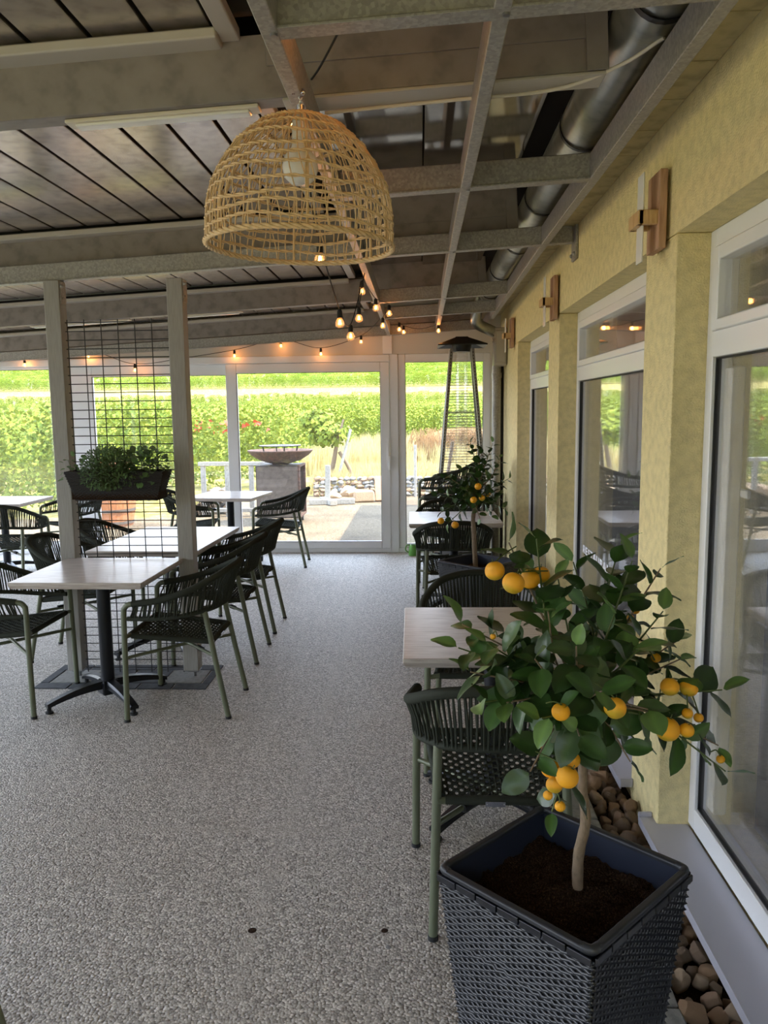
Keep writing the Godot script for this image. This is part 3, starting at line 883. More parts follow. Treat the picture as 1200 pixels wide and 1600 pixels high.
func make_chair() -> Node3D:
	var t := thing("rope_chair", "", "chair")
	t.set_meta("called", "rope_chair")
	var up := cr(mirror_u([Vector3(-0.262, 0.634, -0.205), Vector3(-0.283, 0.658, -0.06), Vector3(-0.280, 0.705, 0.09), Vector3(-0.205, 0.770, 0.225), Vector3(-0.105, 0.797, 0.278), Vector3(0, 0.803, 0.292)]), 8)
	var lo := cr(mirror_u([Vector3(-0.262, 0.556, -0.235), Vector3(-0.268, 0.558, -0.08), Vector3(-0.252, 0.570, 0.06), Vector3(-0.180, 0.588, 0.175), Vector3(-0.095, 0.596, 0.215), Vector3(0, 0.598, 0.226)]), 8)
	for s in [-1, 1]:
		var m := MB.new()
		m.tube(cr([Vector3(s * 0.270, 0.012, -0.262), Vector3(s * 0.267, 0.30, -0.258), Vector3(s * 0.263, 0.575, -0.254), Vector3(s * 0.262, 0.612, -0.247), Vector3(s * 0.262, 0.630, -0.228), Vector3(s * 0.263, 0.635, -0.200)], 4), 0.0145, 14)
		var l := part("leg", m, M.frame, t)
		m = MB.new(); m.tube([Vector3(s * 0.270, 0.0, -0.262), Vector3(s * 0.270, 0.014, -0.262)], 0.0165, 12)
		part("foot_cap", m, M.cap, l)
	for s in [-1, 1]:
		var m := MB.new()
		m.tube([Vector3(s * 0.215, 0.012, 0.262), Vector3(s * 0.205, 0.30, 0.205), Vector3(s * 0.196, 0.585, 0.152)], 0.0145, 14)
		var l := part("leg", m, M.frame, t)
		m = MB.new(); m.tube([Vector3(s * 0.215, 0.0, 0.263), Vector3(s * 0.215, 0.014, 0.262)], 0.0165, 12)
		part("foot_cap", m, M.cap, l)
	var m := MB.new(); wrapped(m, up, 0.0185)
	part("top_rail", m, M.rope, t)
	m = MB.new(); wrapped(m, lo, 0.0135)
	part("lower_rail", m, M.rope, t)
	var r := RandomNumberGenerator.new(); r.seed = 12
	m = MB.new()
	var N := 122
	for i in N:
		var f := (i + 0.5) / N
		var a := along(up, f)
		var b := along(lo, clampf(f + r.randf_range(-0.006, 0.006), 0, 1))
		var out := Vector3(a.x, 0, a.z + 0.05).normalized()
		m.tube([a + out * (0.012 if i % 2 else -0.010), (a + b) / 2 + out * (0.004 if i % 2 else -0.004), b + out * (0.009 if i % 2 else -0.008)], 0.0041, 5, false)
	part("back_cords", m, M.rope, t, "stuff")
	# seat
	var fz := -0.245
	var bz := 0.180
	var hf := 0.455
	var hb := 0.412
	var c := [Vector3(-0.225, hf, fz), Vector3(0.225, hf, fz), Vector3(0.185, hb, bz), Vector3(-0.185, hb, bz)]
	m = MB.new()
	for k in 4: wrapped(m, [c[k].lerp(c[(k + 1) % 4], 0.03), c[k].lerp(c[(k + 1) % 4], 0.97)], 0.0155)
	part("seat_rail", m, M.rope, t)
	m = MB.new()
	for s in [-1, 1]:
		m.tube([Vector3(s * 0.264, hf - 0.002, -0.256), Vector3(s * 0.21, hf, fz)], 0.011, 10); m.tube([Vector3(s * 0.200, hb, 0.190), Vector3(s * 0.17, hb, bz)], 0.011, 10)
	part("seat_bracket", m, M.frame, t)
	m = MB.new()
	var G := 22
	for k in G:                                              # plain weave, both ways
		var f := (k + 0.5) / G
		for way in 2:
			var ps := []
			for i in G + 1:
				var q := float(i) / G
				var u := q if way == 0 else f
				var w := f if way == 0 else q
				var p: Vector3 = c[0].lerp(c[1], u).lerp(c[3].lerp(c[2], u), w)
				p.y += 0.0035 * (1.0 if (i + k + way) % 2 == 0 else -1.0) - 0.010 * sin(PI * u) * sin(PI * w)
				ps.append(p)
			m.tube(ps, 0.0042, 5, false)
	part("seat_weave", m, M.rope, t, "stuff")
	for s in [-1, 1]:
		m = MB.new(); m.tube([Vector3(s * 0.262, 0.345, -0.255), Vector3(0, 0.352 + s * 0.008, -0.02), Vector3(-s * 0.203, 0.340, 0.198)], 0.0095, 10)
		var o := part("stretcher", m, M.frame, t)
		m = MB.new(); m.tube([Vector3(-s * 0.08, 0.349, 0.075), Vector3(-s * 0.115, 0.347, 0.11)], 0.0135, 10)
		part("bumper", m, M.cap, o)
	m = MB.new(); m.box(Vector3(-0.02, hb - 0.004, bz + 0.0172), Vector3(0.062, 0.017, 0.003), 0.001)
	m.ball(Vector3(-0.046, hb - 0.004, bz + 0.0188), Vector3(0.0018, 0.0018, 0.0008), 6, 4); m.ball(Vector3(0.006, hb - 0.004, bz + 0.0188), Vector3(0.0018, 0.0018, 0.0008), 6, 4)
	part("name_plate", m, M.chrome, t)
	return t

func build_chairs() -> void:
	var H := PI / 2
	var spots := [
		[Vector3(-1.29, 0, -4.215), H, "dark green rope chair right of the square table, nearest on the left side"],
		[Vector3(-1.325, 0, -5.12), H, "dark green rope chair at the near right corner of the longer table behind the screen"],
		[Vector3(-1.335, 0, -5.82), H, "dark green rope chair at the far right corner of the longer table behind the screen"],
		[Vector3(-1.47, 0, -8.24), H + 0.05, "dark green rope chair right of the table at the end wall door"],
		[Vector3(-2.335, 0, -4.25), -H, "dark green rope chair left of the square table, cut by the left picture edge"],
		[Vector3(-2.29, 0, -5.13), -H, "dark green rope chair left of the screen, behind the square table"],
		[Vector3(-2.29, 0, -5.86), -H, "rope chair at the far left corner of the longer table, seen through the wires"],
		[Vector3(-2.42, 0, -8.2), -H + 0.15, "dark green rope chair left of the table at the end wall door"],
		[Vector3(-3.83, 0, -7.13), 0.06, "dark green rope chair in front of the far left table"],
		[Vector3(-3.72, 0, -8.33), 2.5, "dark green rope chair behind the far left table, beside the left screen post"],
		[Vector3(0.245, 0, -2.52), 0.0, "dark green rope chair nearest the camera, its back to the large planter"],
		[Vector3(0.29, 0, -3.62), PI, "dark green rope chair facing us across the table by the wall"],
		[Vector3(0.24, 0, -5.96), 0.0, "dark green rope chair tucked under the table behind the smaller orange tree"],
		[Vector3(0.24, 0, -6.82), PI, "dark green rope chair between the far right table and the stacked chairs"],
		[Vector3(0.30, 0, -7.52), H - 0.25, "dark green rope chair at the bottom of the stack"],
		[Vector3(0.30, 0.165, -7.545), H - 0.25, "dark green rope chair in the middle of the stack"],
		[Vector3(0.30, 0.33, -7.57), H - 0.25, "dark green rope chair on top of the stack before the heater"],
		[Vector3(-1.33, 0, -1.58), H, "dark green rope chair whose leg is a sliver at the lower left edge"],
	]
	var proto := make_chair()
	for i in spots.size():
		var s: Array = spots[i]
		if i == 0:
			proto.position = s[0]; proto.rotation.y = s[1]; proto.set_meta("label", s[2]); proto.set_meta("group", "rope chairs")
		else:
			dup(proto, s[2], s[0], s[1])

# ---------------------------------------------------------------- planters and orange trees
func make_pot(label: String, at: Vector3, turn: float) -> Node3D:
	var t := thing("planter", label, "planter", at, turn, "woven planters by the house wall")
	t.set_meta("called", "planter")
	var m := MB.new()
	var rows := 74
	for r in rows:
		var f := float(r) / (rows - 1)
		var h := lerpf(0.150, 0.200, f)
		woven_row(m, 0.008 + f * 0.565, h, h, r, 0.0150, 0.0070, 0.0042)
	part("weave", m, M.weave, t, "stuff")
	m = MB.new(); m.span(-0.142, 0.142, 0.0, 0.02, -0.142, 0.142, 0.005)
	for k in 4:
		var b := Basis(Vector3.UP, k * PI / 2)
		m.flat(b * Vector3(-0.147, 0.01, 0.147), b * Vector3(0.147, 0.01, 0.147), b * Vector3(0.196, 0.575, 0.196), b * Vector3(-0.196, 0.575, 0.196), b * Vector3(0, 0, 1))
	part("shell", m, M.cap, t)
	m = MB.new()
	for k in 4:                                              # band of flat strips under the rim
		var b := Basis(Vector3.UP, k * PI / 2)
		for j in 7:
			m.box(b * Vector3(-0.170 + j * 0.0567, 0.578 + 0.0015 * (j % 2), 0.203), Vector3(0.054, 0.017, 0.006), 0.002, b)
	part("band", m, M.weave, t)
	m = MB.new()
	for k in 4:
		var b := Basis(Vector3.UP, k * PI / 2)
		m.box(b * Vector3(0, 0.594, 0.194), Vector3(0.366, 0.018, 0.022), 0.007, b)
		m.tube(cr([b * Vector3(0.17, 0.594, 0.194), b * Vector3(0.189, 0.594, 0.189), b * Vector3(0.194, 0.594, 0.17)], 4), 0.0105, 8)
	part("rim", m, M.rim, t)
	m = MB.new()
	for k in 4:
		var b := Basis(Vector3.UP, k * PI / 2)
		var nn := b * Vector3(0, 0.05, -1)
		m.flat(b * Vector3(-0.186, 0.598, 0.186), b * Vector3(0.186, 0.598, 0.186), b * Vector3(0.172, 0.45, 0.172), b * Vector3(-0.172, 0.45, 0.172), nn.normalized())
	part("liner", m, M.liner, t)
	m = MB.new()
	var f := FastNoiseLite.new(); f.seed = 5; f.frequency = 18.0
	var N := 40
	for i in N + 1:
		for j in N + 1:
			var x := lerpf(-0.180, 0.180, float(i) / N)
			var z := lerpf(-0.180, 0.180, float(j) / N)
			m.v(Vector3(x, 0.528 + 0.018 * f.get_noise_2d(x, z) + 0.010 * f.get_noise_2d(x * 4.0, z * 4.0) + 0.012 * exp(-(x * x + z * z) / 0.004), z), Vector3.UP)
	for i in N:
		for j in N:
			m.q(i * (N + 1) + j, i * (N + 1) + j + 1, (i + 1) * (N + 1) + j + 1, (i + 1) * (N + 1) + j)
	var so := part("soil", smooth_up(m), M.soil, t)
	m = MB.new()
	var r2 := RandomNumberGenerator.new(); r2.seed = 77
	for i in 420:                                            # crumbs and fibres
		var x := r2.randf_range(-0.165, 0.165)
		var z := r2.randf_range(-0.165, 0.165)
		var s := r2.randf_range(0.0015, 0.0045)
		m.ball(Vector3(x, 0.532 + 0.018 * f.get_noise_2d(x, z), z), Vector3(s, s * 0.7, s * r2.randf_range(0.7, 2.2)), 5, 3, Basis(Vector3.UP, r2.randf() * TAU))
	part("crumbs", m, M.soil, so, "stuff")
	return t

func orange_mesh(green: bool) -> ArrayMesh:
	var m := MB.new(); m.ball(Vector3.ZERO, Vector3(1, 0.95, 1), 20, 14)
	for i in m.p.size():
		var d := m.p[i].normalized()
		var rr := Vector2(d.x, d.z).length()
		if d.y > 0: m.p[i] -= Vector3(0, 0.10 * exp(-rr * rr / 0.03), 0)
		else: m.p[i] += Vector3(0, 0.03 * exp(-rr * rr / 0.008), 0)
		var ripe := Color(0.92, 0.42, 0.014)
		if green: ripe = ripe.lerp(Color(0.40, 0.33, 0.02), smoothstep(-0.1, -0.8, d.y) * 0.75)
		m.col[i] = ripe
	return smooth(m)

func calyx_mesh() -> ArrayMesh:
	var m := MB.new()
	for k in 5:
		var b := Basis(Vector3.UP, k * TAU / 5)
		m.ball(b * Vector3(0.13, 0.87, 0), Vector3(0.14, 0.03, 0.07), 6, 4, b)
	m.tube([Vector3(0, 0.86, 0), Vector3(0.02, 1.25, 0.02)], 0.045, 6)
	return m.done()

func citrus(label: String, foot: Vector3, trunk: Array, thick: float, tips: Array, fruit: Array, leaf: float, gap: float, sd: int, cap: int) -> Node3D:
	var t := thing("orange_tree", label, "tree", foot, 0.0, "small orange trees in planters")
	var r := RandomNumberGenerator.new(); r.seed = sd
	var tr := cr(trunk, 6)
	var rs := []
	for i in tr.size(): rs.append(thick * lerpf(1.12, 0.80, float(i) / tr.size()) * (1.0 + 0.05 * sin(i * 2.1)))
	var m := MB.new(); m.tube(tr, rs, 14)
	part("trunk", m, M.bark, t)
	var top: Vector3 = tr[tr.size() - 1]
	var lms := [leaf_mesh(0.22, 0.12, 0.62), leaf_mesh(0.30, 0.22, 0.55), leaf_mesh(0.12, 0.05, 0.70)]
	var count := 0
	for tip_w in tips:
		var tip: Vector3 = tip_w - foot
		var st: Vector3 = along(tr, r.randf_range(0.86, 1.0))
		var mid := st.lerp(tip, 0.5) + Vector3(r.randfn(0, 0.012), 0.03 if tip.y > st.y else 0.05, r.randfn(0, 0.012))
		var near := st.lerp(tip, 0.22) + Vector3(0, 0.045, 0)
		var br := cr([st, near, mid, tip], 6)
		var ln := 0.0
		for i in br.size() - 1: ln += br[i].distance_to(br[i + 1])
		rs = []
		for i in br.size(): rs.append(thick * lerpf(0.40, 0.11, float(i) / br.size()))
		m = MB.new(); m.tube(br, rs, 7)
		var bo := part("branch", m, M.twig if r.randf() < 0.6 else M.bark, t)
		var nl := mini(cap, int(ln * 0.78 / gap) + 2)
		for k in nl:
			var f := 1.0 - (k * gap * r.randf_range(0.85, 1.15)) / ln
			if f < 0.12: continue
			var p := along(br, f)
			var ax := (along(br, f + 0.03) - along(br, f - 0.05)).normalized()
			var an := count * 2.4 + r.randf_range(-0.4, 0.4)
			var side := ax.cross(Vector3(0.3, 0.2, 1).normalized()).normalized()
			var rad := side * cos(an) + ax.cross(side) * sin(an)
			var dir := (rad + ax * (1.3 if k == 0 else 0.55) + Vector3(0, r.randf_range(-0.05, 0.30), 0)).normalized()
			var up := (Vector3.UP * 0.8 + ax * 0.8 + Vector3(r.randfn(0, 0.3), 0.1, r.randfn(0, 0.3))).normalized()
			if absf(up.dot(dir)) > 0.95: up = Vector3(1, 0.2, 0.4).normalized()
			var xx := up.cross(dir).normalized()
			var s := leaf * r.randf_range(0.72, 1.18) * (0.8 if k < 2 else 1.0)
			var o := part("leaf", lms[r.randi() % 3], M["leaf%d" % (2 if (k == 0 and r.randf() < 0.55) or r.randf() < 0.06 else r.randi() % 2)], t)
			o.transform = Transform3D(Basis(xx, dir.cross(xx).normalized(), dir) * Basis.from_scale(Vector3(s, s, s)), p + dir * 0.004)
			count += 1
	var om := orange_mesh(false)
	var og := orange_mesh(true)
	var cm := calyx_mesh()
	for f in fruit:
		var p: Vector3 = f[0] - foot
		var s: float = f[1]
		var o := part("orange", og if r.randf() < 0.45 else om, M.peel, t)
		o.position = p
		o.scale = Vector3.ONE * s
		o.rotation = Vector3(r.randfn(0, 0.3), r.randf() * TAU, r.randfn(0, 0.3))
		part("calyx", cm, M.twig, o)
	# fruit stalks reach the nearest twig
	m = MB.new()
	for f in fruit:
		var p: Vector3 = f[0] - foot
		var best := top
		var bd := 9.0
		for tip_w in tips:
			var q: Vector3 = tip_w - foot
			for h in [0.55, 0.75, 0.9]:
				var e: Vector3 = top.lerp(q, h) + Vector3(0, 0.03, 0)
				if e.distance_to(p) < bd and e.y > p.y - 0.02: bd = e.distance_to(p); best = e
		m.tube(cr([best, best.lerp(p, 0.5) + Vector3(0, 0.012, 0), p + Vector3(0, f[1] * 0.9, 0)], 4), 0.0016, 5)
	part("fruit_stalks", m, M.twig, t)
	return t

func build_pots() -> void:
	make_pot("large dark blue woven planter in the foreground, with dark soil", Vector3(0.315, 0, -1.675), PI / 4 + 0.02)
	make_pot("smaller-looking dark blue woven planter farther back, behind the table by the wall", Vector3(0.39, 0, -5.30), PI / 4 + 0.02)
	var tips := [Vector3(0.187, 1.335, -1.680), Vector3(0.238, 1.351, -1.630), Vector3(0.088, 1.156, -1.680), Vector3(0.076, 1.128, -1.600), Vector3(0.119, 1.033, -1.540), Vector3(0.135, 1.144, -1.580), Vector3(0.246, 1.226, -1.520), Vector3(0.303, 1.242, -1.740), Vector3(0.347, 1.269, -1.800), Vector3(0.445, 1.311, -1.780), Vector3(0.448, 1.295, -1.680), Vector3(0.526, 1.266, -1.740), Vector3(0.516, 1.185, -1.680), Vector3(0.425, 1.153, -1.520), Vector3(0.555, 1.079, -1.680), Vector3(0.628, 1.029, -1.630), Vector3(0.625, 0.907, -1.630), Vector3(0.623, 0.873, -1.580), Vector3(0.432, 1.044, -1.480), Vector3(0.443, 0.869, -1.630), Vector3(0.510, 0.835, -1.780), Vector3(0.270, 0.781, -1.580), Vector3(0.217, 0.893, -1.530), Vector3(0.169, 1.037, -1.530), Vector3(0.227, 1.033, -1.460), Vector3(0.332, 1.098, -1.430), Vector3(0.290, 1.174, -1.460), Vector3(0.389, 1.204, -1.580), Vector3(0.216, 1.143, -1.480), Vector3(0.182, 1.135, -1.680), Vector3(0.405, 1.177, -1.830), Vector3(0.590, 1.086, -1.800), Vector3(0.303, 0.990, -1.480), Vector3(0.100, 1.083, -1.580)]
	var fruit := [[Vector3(0.152, 1.286, -1.620), 0.0209], [Vector3(0.186, 1.269, -1.580), 0.0229], [Vector3(0.227, 1.264, -1.640), 0.0212], [Vector3(0.256, 1.265, -1.680), 0.0190], [Vector3(0.267, 1.038, -1.480), 0.0179], [Vector3(0.365, 1.054, -1.460), 0.0212], [Vector3(0.510, 1.046, -1.600), 0.0194], [Vector3(0.559, 1.034, -1.630), 0.0197], [Vector3(0.502, 0.963, -1.580), 0.0255], [Vector3(0.541, 0.961, -1.580), 0.0153], [Vector3(0.548, 0.989, -1.600), 0.0116], [Vector3(0.578, 0.972, -1.620), 0.0105], [Vector3(0.266, 0.877, -1.580), 0.0204], [Vector3(0.289, 0.887, -1.520), 0.0233], [Vector3(0.271, 0.850, -1.560), 0.0176], [Vector3(0.258, 0.827, -1.560), 0.0101], [Vector3(0.317, 0.877, -1.620), 0.0183], [Vector3(0.241, 1.064, -1.630), 0.0105], [Vector3(0.485, 1.162, -1.780), 0.0100], [Vector3(0.474, 1.143, -1.780), 0.0086], [Vector3(0.488, 1.085, -1.730), 0.0084], [Vector3(0.519, 1.066, -1.730), 0.0112], [Vector3(0.287, 0.793, -1.580), 0.0115], [Vector3(0.243, 0.923, -1.580), 0.0076], [Vector3(0.627, 0.881, -1.620), 0.0091], [Vector3(0.150, 1.143, -1.630), 0.0066]]
	citrus("foreground orange tree with big glossy leaves and many ripe oranges", Vector3(0.352, 0.53, -1.70), [Vector3(0, -0.03, 0), Vector3(0.0, 0.08, 0.0), Vector3(0.012, 0.17, 0.01), Vector3(0.004, 0.25, 0.01), Vector3(0.0, 0.36, 0.02), Vector3(-0.01, 0.42, 0.02)], 0.0118, tips, fruit, 0.076, 0.019, 5, 9)
	tips = [Vector3(0.344, 1.383, -5.500), Vector3(0.497, 1.382, -5.500), Vector3(0.540, 1.286, -5.400), Vector3(0.186, 1.159, -5.400), Vector3(0.145, 1.039, -5.500), Vector3(0.112, 1.028, -5.400), Vector3(0.608, 1.134, -5.500), Vector3(0.574, 0.931, -5.450), Vector3(0.462, 1.252, -5.600), Vector3(0.270, 1.206, -5.350), Vector3(0.373, 1.103, -5.280), Vector3(0.481, 1.058, -5.300), Vector3(0.249, 0.967, -5.350), Vector3(0.186, 0.838, -5.400), Vector3(0.396, 0.886, -5.300), Vector3(0.553, 1.003, -5.600), Vector3(0.353, 1.205, -5.650), Vector3(0.142, 0.917, -5.400), Vector3(0.438, 1.165, -5.300), Vector3(0.299, 1.086, -5.250), Vector3(0.415, 1.328, -5.450), Vector3(0.229, 1.082, -5.600), Vector3(0.482, 0.893, -5.400), Vector3(0.147, 1.146, -5.550)]
	fruit = [[Vector3(0.379, 1.106, -5.250), 0.0233], [Vector3(0.350, 1.017, -5.250), 0.0233], [Vector3(0.409, 1.024, -5.300), 0.0214], [Vector3(0.137, 0.856, -5.400), 0.0240], [Vector3(0.234, 0.828, -5.400), 0.0261], [Vector3(0.451, 1.044, -5.350), 0.0194]]
	citrus("smaller orange tree farther back with few yellow oranges", Vector3(0.375, 0.53, -5.38), [Vector3(0, -0.03, 0), Vector3(-0.008, 0.12, 0.0), Vector3(-0.016, 0.26, 0.01), Vector3(-0.02, 0.36, 0.02), Vector3(0.0, 0.46, 0.02)], 0.016, tips, fruit, 0.066, 0.017, 9, 12)

# ---------------------------------------------------------------- wicker pendant and wall lamps
func build_lamps() -> void:
	var t := thing("pendant_lamp", "large domed open-weave wicker pendant lamp hanging from the steel frame", "lamp", Vector3(-0.333, 2.072, -2.28))
	t.rotation = Vector3(0.0, 0.0, -0.03)
	var prof := [Vector2(0.258, 0.0), Vector2(0.257, 0.055), Vector2(0.254, 0.105), Vector2(0.240, 0.160), Vector2(0.214, 0.210), Vector2(0.178, 0.262), Vector2(0.122, 0.312), Vector2(0.055, 0.343), Vector2(0.022, 0.350)]
	var r := RandomNumberGenerator.new(); r.seed = 31
	var at := func(f: float, a: float) -> Vector3:
		var x: float = f * (prof.size() - 1)
		var i := mini(int(x), prof.size() - 2)
		var p: Vector2 = prof[i].lerp(prof[i + 1], x - i)
		return Vector3(cos(a) * p.x, p.y, sin(a) * p.x)
	# hoops: pairs of twisted cane
	var hs := [0.02, 0.55, 1.15, 1.65, 2.35, 3.0, 3.55, 4.15, 4.9, 5.5, 6.1, 6.6]
	for k in hs.size():
		var m := MB.new()
		var two := 3 if k == 0 else 2
		for tw in two:
			var ps := []
			var nn := 150
			for i in nn:
				var a := TAU * i / nn
				var w := 0.012 * sin(a * 3.0 + k * 1.7) + 0.008 * sin(a * 7.0 + k)
				var p: Vector3 = at.call(clampf((hs[k] + (w * 6.0 if k > 0 else 0.0)) / 8.0, 0.0, 1.0), a)
				var ph := a * 22.0 + tw * TAU / two
				p += Vector3(cos(a) * cos(ph), sin(ph), sin(a) * cos(ph)) * (0.0042 if k == 0 else 0.0026)
				ps.append(p)
			m.tube(ps, 0.0046 if k == 0 else 0.0028, 5, false, true)
		part("rim" if k == 0 else "hoop", m, M.wicker, t)
	var m := MB.new()
	var N := 66
	for i in N:
		for dirn in [1.0, -1.0]:
			if dirn < 0 and i % 3 != 0: continue
			var a0 := TAU * (i + r.randf_range(-0.25, 0.25)) / N
			var ps := []
			for j in 21:
				var f := j / 20.0
				ps.append(at.call(f * 0.985, a0 + dirn * (0.10 * f + 0.22 * f * f) + 0.02 * sin(f * 14.0 + i)) * Vector3(1.004, 1, 1.004))
			m.tube(ps, 0.0017, 4, false)
	part("strands", m, M.wicker, t, "stuff")
	for i in 6:
		m = MB.new()
		var ps := []
		for j in 17: ps.append(at.call(j / 16.0, TAU * i / 6.0 + 0.3) * Vector3(0.985, 1, 0.985))
		m.tube(ps, 0.0036, 6)
		part("rib", m, M.wicker, t)
	m = MB.new()
	m.lathe([Vector2(0.0, 0.165), Vector2(0.025, 0.168), Vector2(0.044, 0.185), Vector2(0.050, 0.212), Vector2(0.044, 0.238), Vector2(0.026, 0.262), Vector2(0.020, 0.285)], 24)
	part("lamp_globe", m, M.opal, t)
	m = MB.new(); m.lathe([Vector2(0.0, 0.285), Vector2(0.023, 0.285), Vector2(0.023, 0.345), Vector2(0.012, 0.36), Vector2(0.0, 0.36)], 18)
	part("socket", m, M.opal, t)
	m = MB.new()
	m.tube([Vector3(0.0, 0.352, 0), Vector3(0, 0.372, 0)], 0.012, 10)
	for k in 4:
		var ps := []
		for i in 10:
			var a := TAU * i / 10
			var q := Vector3(cos(a) * 0.006, sin(a) * 0.010, 0)
			if k % 2: q = Vector3(0, q.y, q.x)
			ps.append(q + Vector3(0, 0.376 + k * 0.0115, 0))
		m.tube(ps, 0.0016, 5, false, true)
	part("chain", m, M.chrome, t)
	m = MB.new(); m.box(Vector3(-0.006, 0.408, 0), Vector3(0.035, 0.014, 0.02), 0.004)
	for x in [-0.018, 0.008]: m.ball(Vector3(x, 0.403, 0.012), Vector3(0.007, 0.007, 0.007), 8, 6)
	part("hook", m, M.chrome, t)
	# wall lamps: plank, opal strip, wooden clip
	var zs := [-3.005, -5.24, -7.60]
	var lab := ["wooden wall lamp above the nearest pillar of the house wall", "wooden wall lamp above the middle pillar of the house wall", "wooden wall lamp on the farthest pillar, beside the grey corner box"]
	for k in 3:
		var w := thing("wall_lamp", lab[k], "lamp", Vector3(0.885, 2.32, zs[k]), 0.0, "wooden wall lamps")
		m = MB.new(); m.box(Vector3(-0.026, -0.01, -0.02), Vector3(0.028, 0.27, 0.15), 0.003); m.box(Vector3(-0.006, -0.01, -0.02), Vector3(0.012, 0.10, 0.06))
		part("plank", m, M.pine2, w)
		m = MB.new(); m.box(Vector3(-0.085, -0.03, -0.02), Vector3(0.006, 0.31, 0.075), 0.002)
		part("opal_strip", m, M.opal, w)
		m = MB.new(); m.box(Vector3(-0.07, -0.035, -0.02 + 0.052), Vector3(0.075, 0.05, 0.026), 0.003); m.box(Vector3(-0.07, -0.035, -0.02 - 0.052), Vector3(0.075, 0.05, 0.026), 0.003); m.box(Vector3(-0.1, -0.035, -0.02), Vector3(0.022, 0.05, 0.13), 0.003)
		part("clip", m, M.pine, w)

# ---------------------------------------------------------------- festoon lights
func festoon(label: String, pts: Array, bulbs: Array) -> void:
	var t := thing("string_light", label, "string light", Vector3.ZERO, 0.0, "festoon string lights")
	var m := MB.new(); m.tube(cr(pts, 10), 0.0032, 6)
	part("cable", m, M.cap, t)
	for b in bulbs:
		var p: Vector3 = b
		m = MB.new(); m.lathe([Vector2(0.0, 0.064), Vector2(0.009, 0.064), Vector2(0.013, 0.055), Vector2(0.014, 0.022), Vector2(0.0, 0.020)], 12, p)
		part("bulb_socket", m, M.cap, t)
		m = MB.new(); m.lathe([Vector2(0.012, 0.024), Vector2(0.014, 0.018), Vector2(0.021, 0.008), Vector2(0.0245, -0.004), Vector2(0.0225, -0.016), Vector2(0.013, -0.025), Vector2(0.0, -0.028)], 18, p)
		var bu := part("bulb", m, M.bulb, t)
		m = MB.new()
		for k in 4:
			var a := TAU * k / 4
			m.tube([p + Vector3(cos(a) * 0.003, 0.012, sin(a) * 0.003), p + Vector3(cos(a) * 0.0065, -0.010, sin(a) * 0.0065)], 0.0018, 5)
		part("filament", m, M.fila, bu)
		var l := OmniLight3D.new()
		l.name = "bulb_glow"; l.light_color = Color(1.0, 0.62, 0.30); l.light_energy = 0.0011; l.light_size = 0.02; l.omni_range = 20.0; l.omni_attenuation = 2.0
		l.shadow_enabled = true; l.position = p
		t.add_child(l, true)

func build_strings() -> void:
	var up := Vector3(0, 0.066, 0)
	var s1 := [Vector3(-0.131, 2.56, -2.06), Vector3(-0.44, 2.625, -2.93), Vector3(-0.40, 2.60, -2.98), Vector3(-0.419, 2.254, -3.444), Vector3(-0.408, 2.062, -4.133), Vector3(-0.408, 2.051, -4.769)]
	festoon("string of globe bulbs drooping from behind the wicker lamp into the middle of the roof",
		[Vector3(-0.05, 2.60, -1.98), s1[0] + up, Vector3(-0.30, 2.62, -2.5), s1[1] + up, s1[2] + up, Vector3(-0.42, 2.45, -3.2), s1[3] + up, s1[4] + up, s1[5] + up, Vector3(-0.36, 2.44, -5.2)], s1)
	var s2 := [Vector3(-0.382, 2.40, -5.4), Vector3(-0.387, 2.198, -5.167), Vector3(-0.319, 2.352, -5.905), Vector3(-0.245, 2.384, -6.526), Vector3(-0.314, 2.326, -6.889), Vector3(-0.633, 2.344, -8.70), Vector3(-1.083, 2.227, -8.80), Vector3(-1.524, 2.323, -8.82), Vector3(-2.044, 2.221, -8.82), Vector3(-3.158, 2.084, -8.80), Vector3(-3.683, 2.231, -8.82), Vector3(-4.413, 2.157, -8.82)]
	festoon("string of globe bulbs running from the rail across the head of the end wall",
		[Vector3(-0.34, 2.48, -5.1), s2[1] + up, s2[0] + up, s2[2] + up, s2[3] + up, s2[4] + up, Vector3(-0.36, 2.47, -7.6), s2[5] + up, s2[6] + up, s2[7] + up, s2[8] + up, Vector3(-2.6, 2.21, -8.82), s2[9] + up, s2[10] + up, s2[11] + up, Vector3(-5.2, 2.22, -8.8)], s2)
	var s3 := [Vector3(-0.202, 2.40, -8.0), Vector3(-0.169, 2.42, -8.5), Vector3(0.189, 2.40, -8.2)]
	festoon("short string of globe bulbs near the top of the patio heater",
		[Vector3(-0.32, 2.45, -7.5), s3[0] + up, s3[1] + up, Vector3(0.0, 2.45, -8.5), s3[2] + up, Vector3(0.40, 2.47, -7.44)], s3)

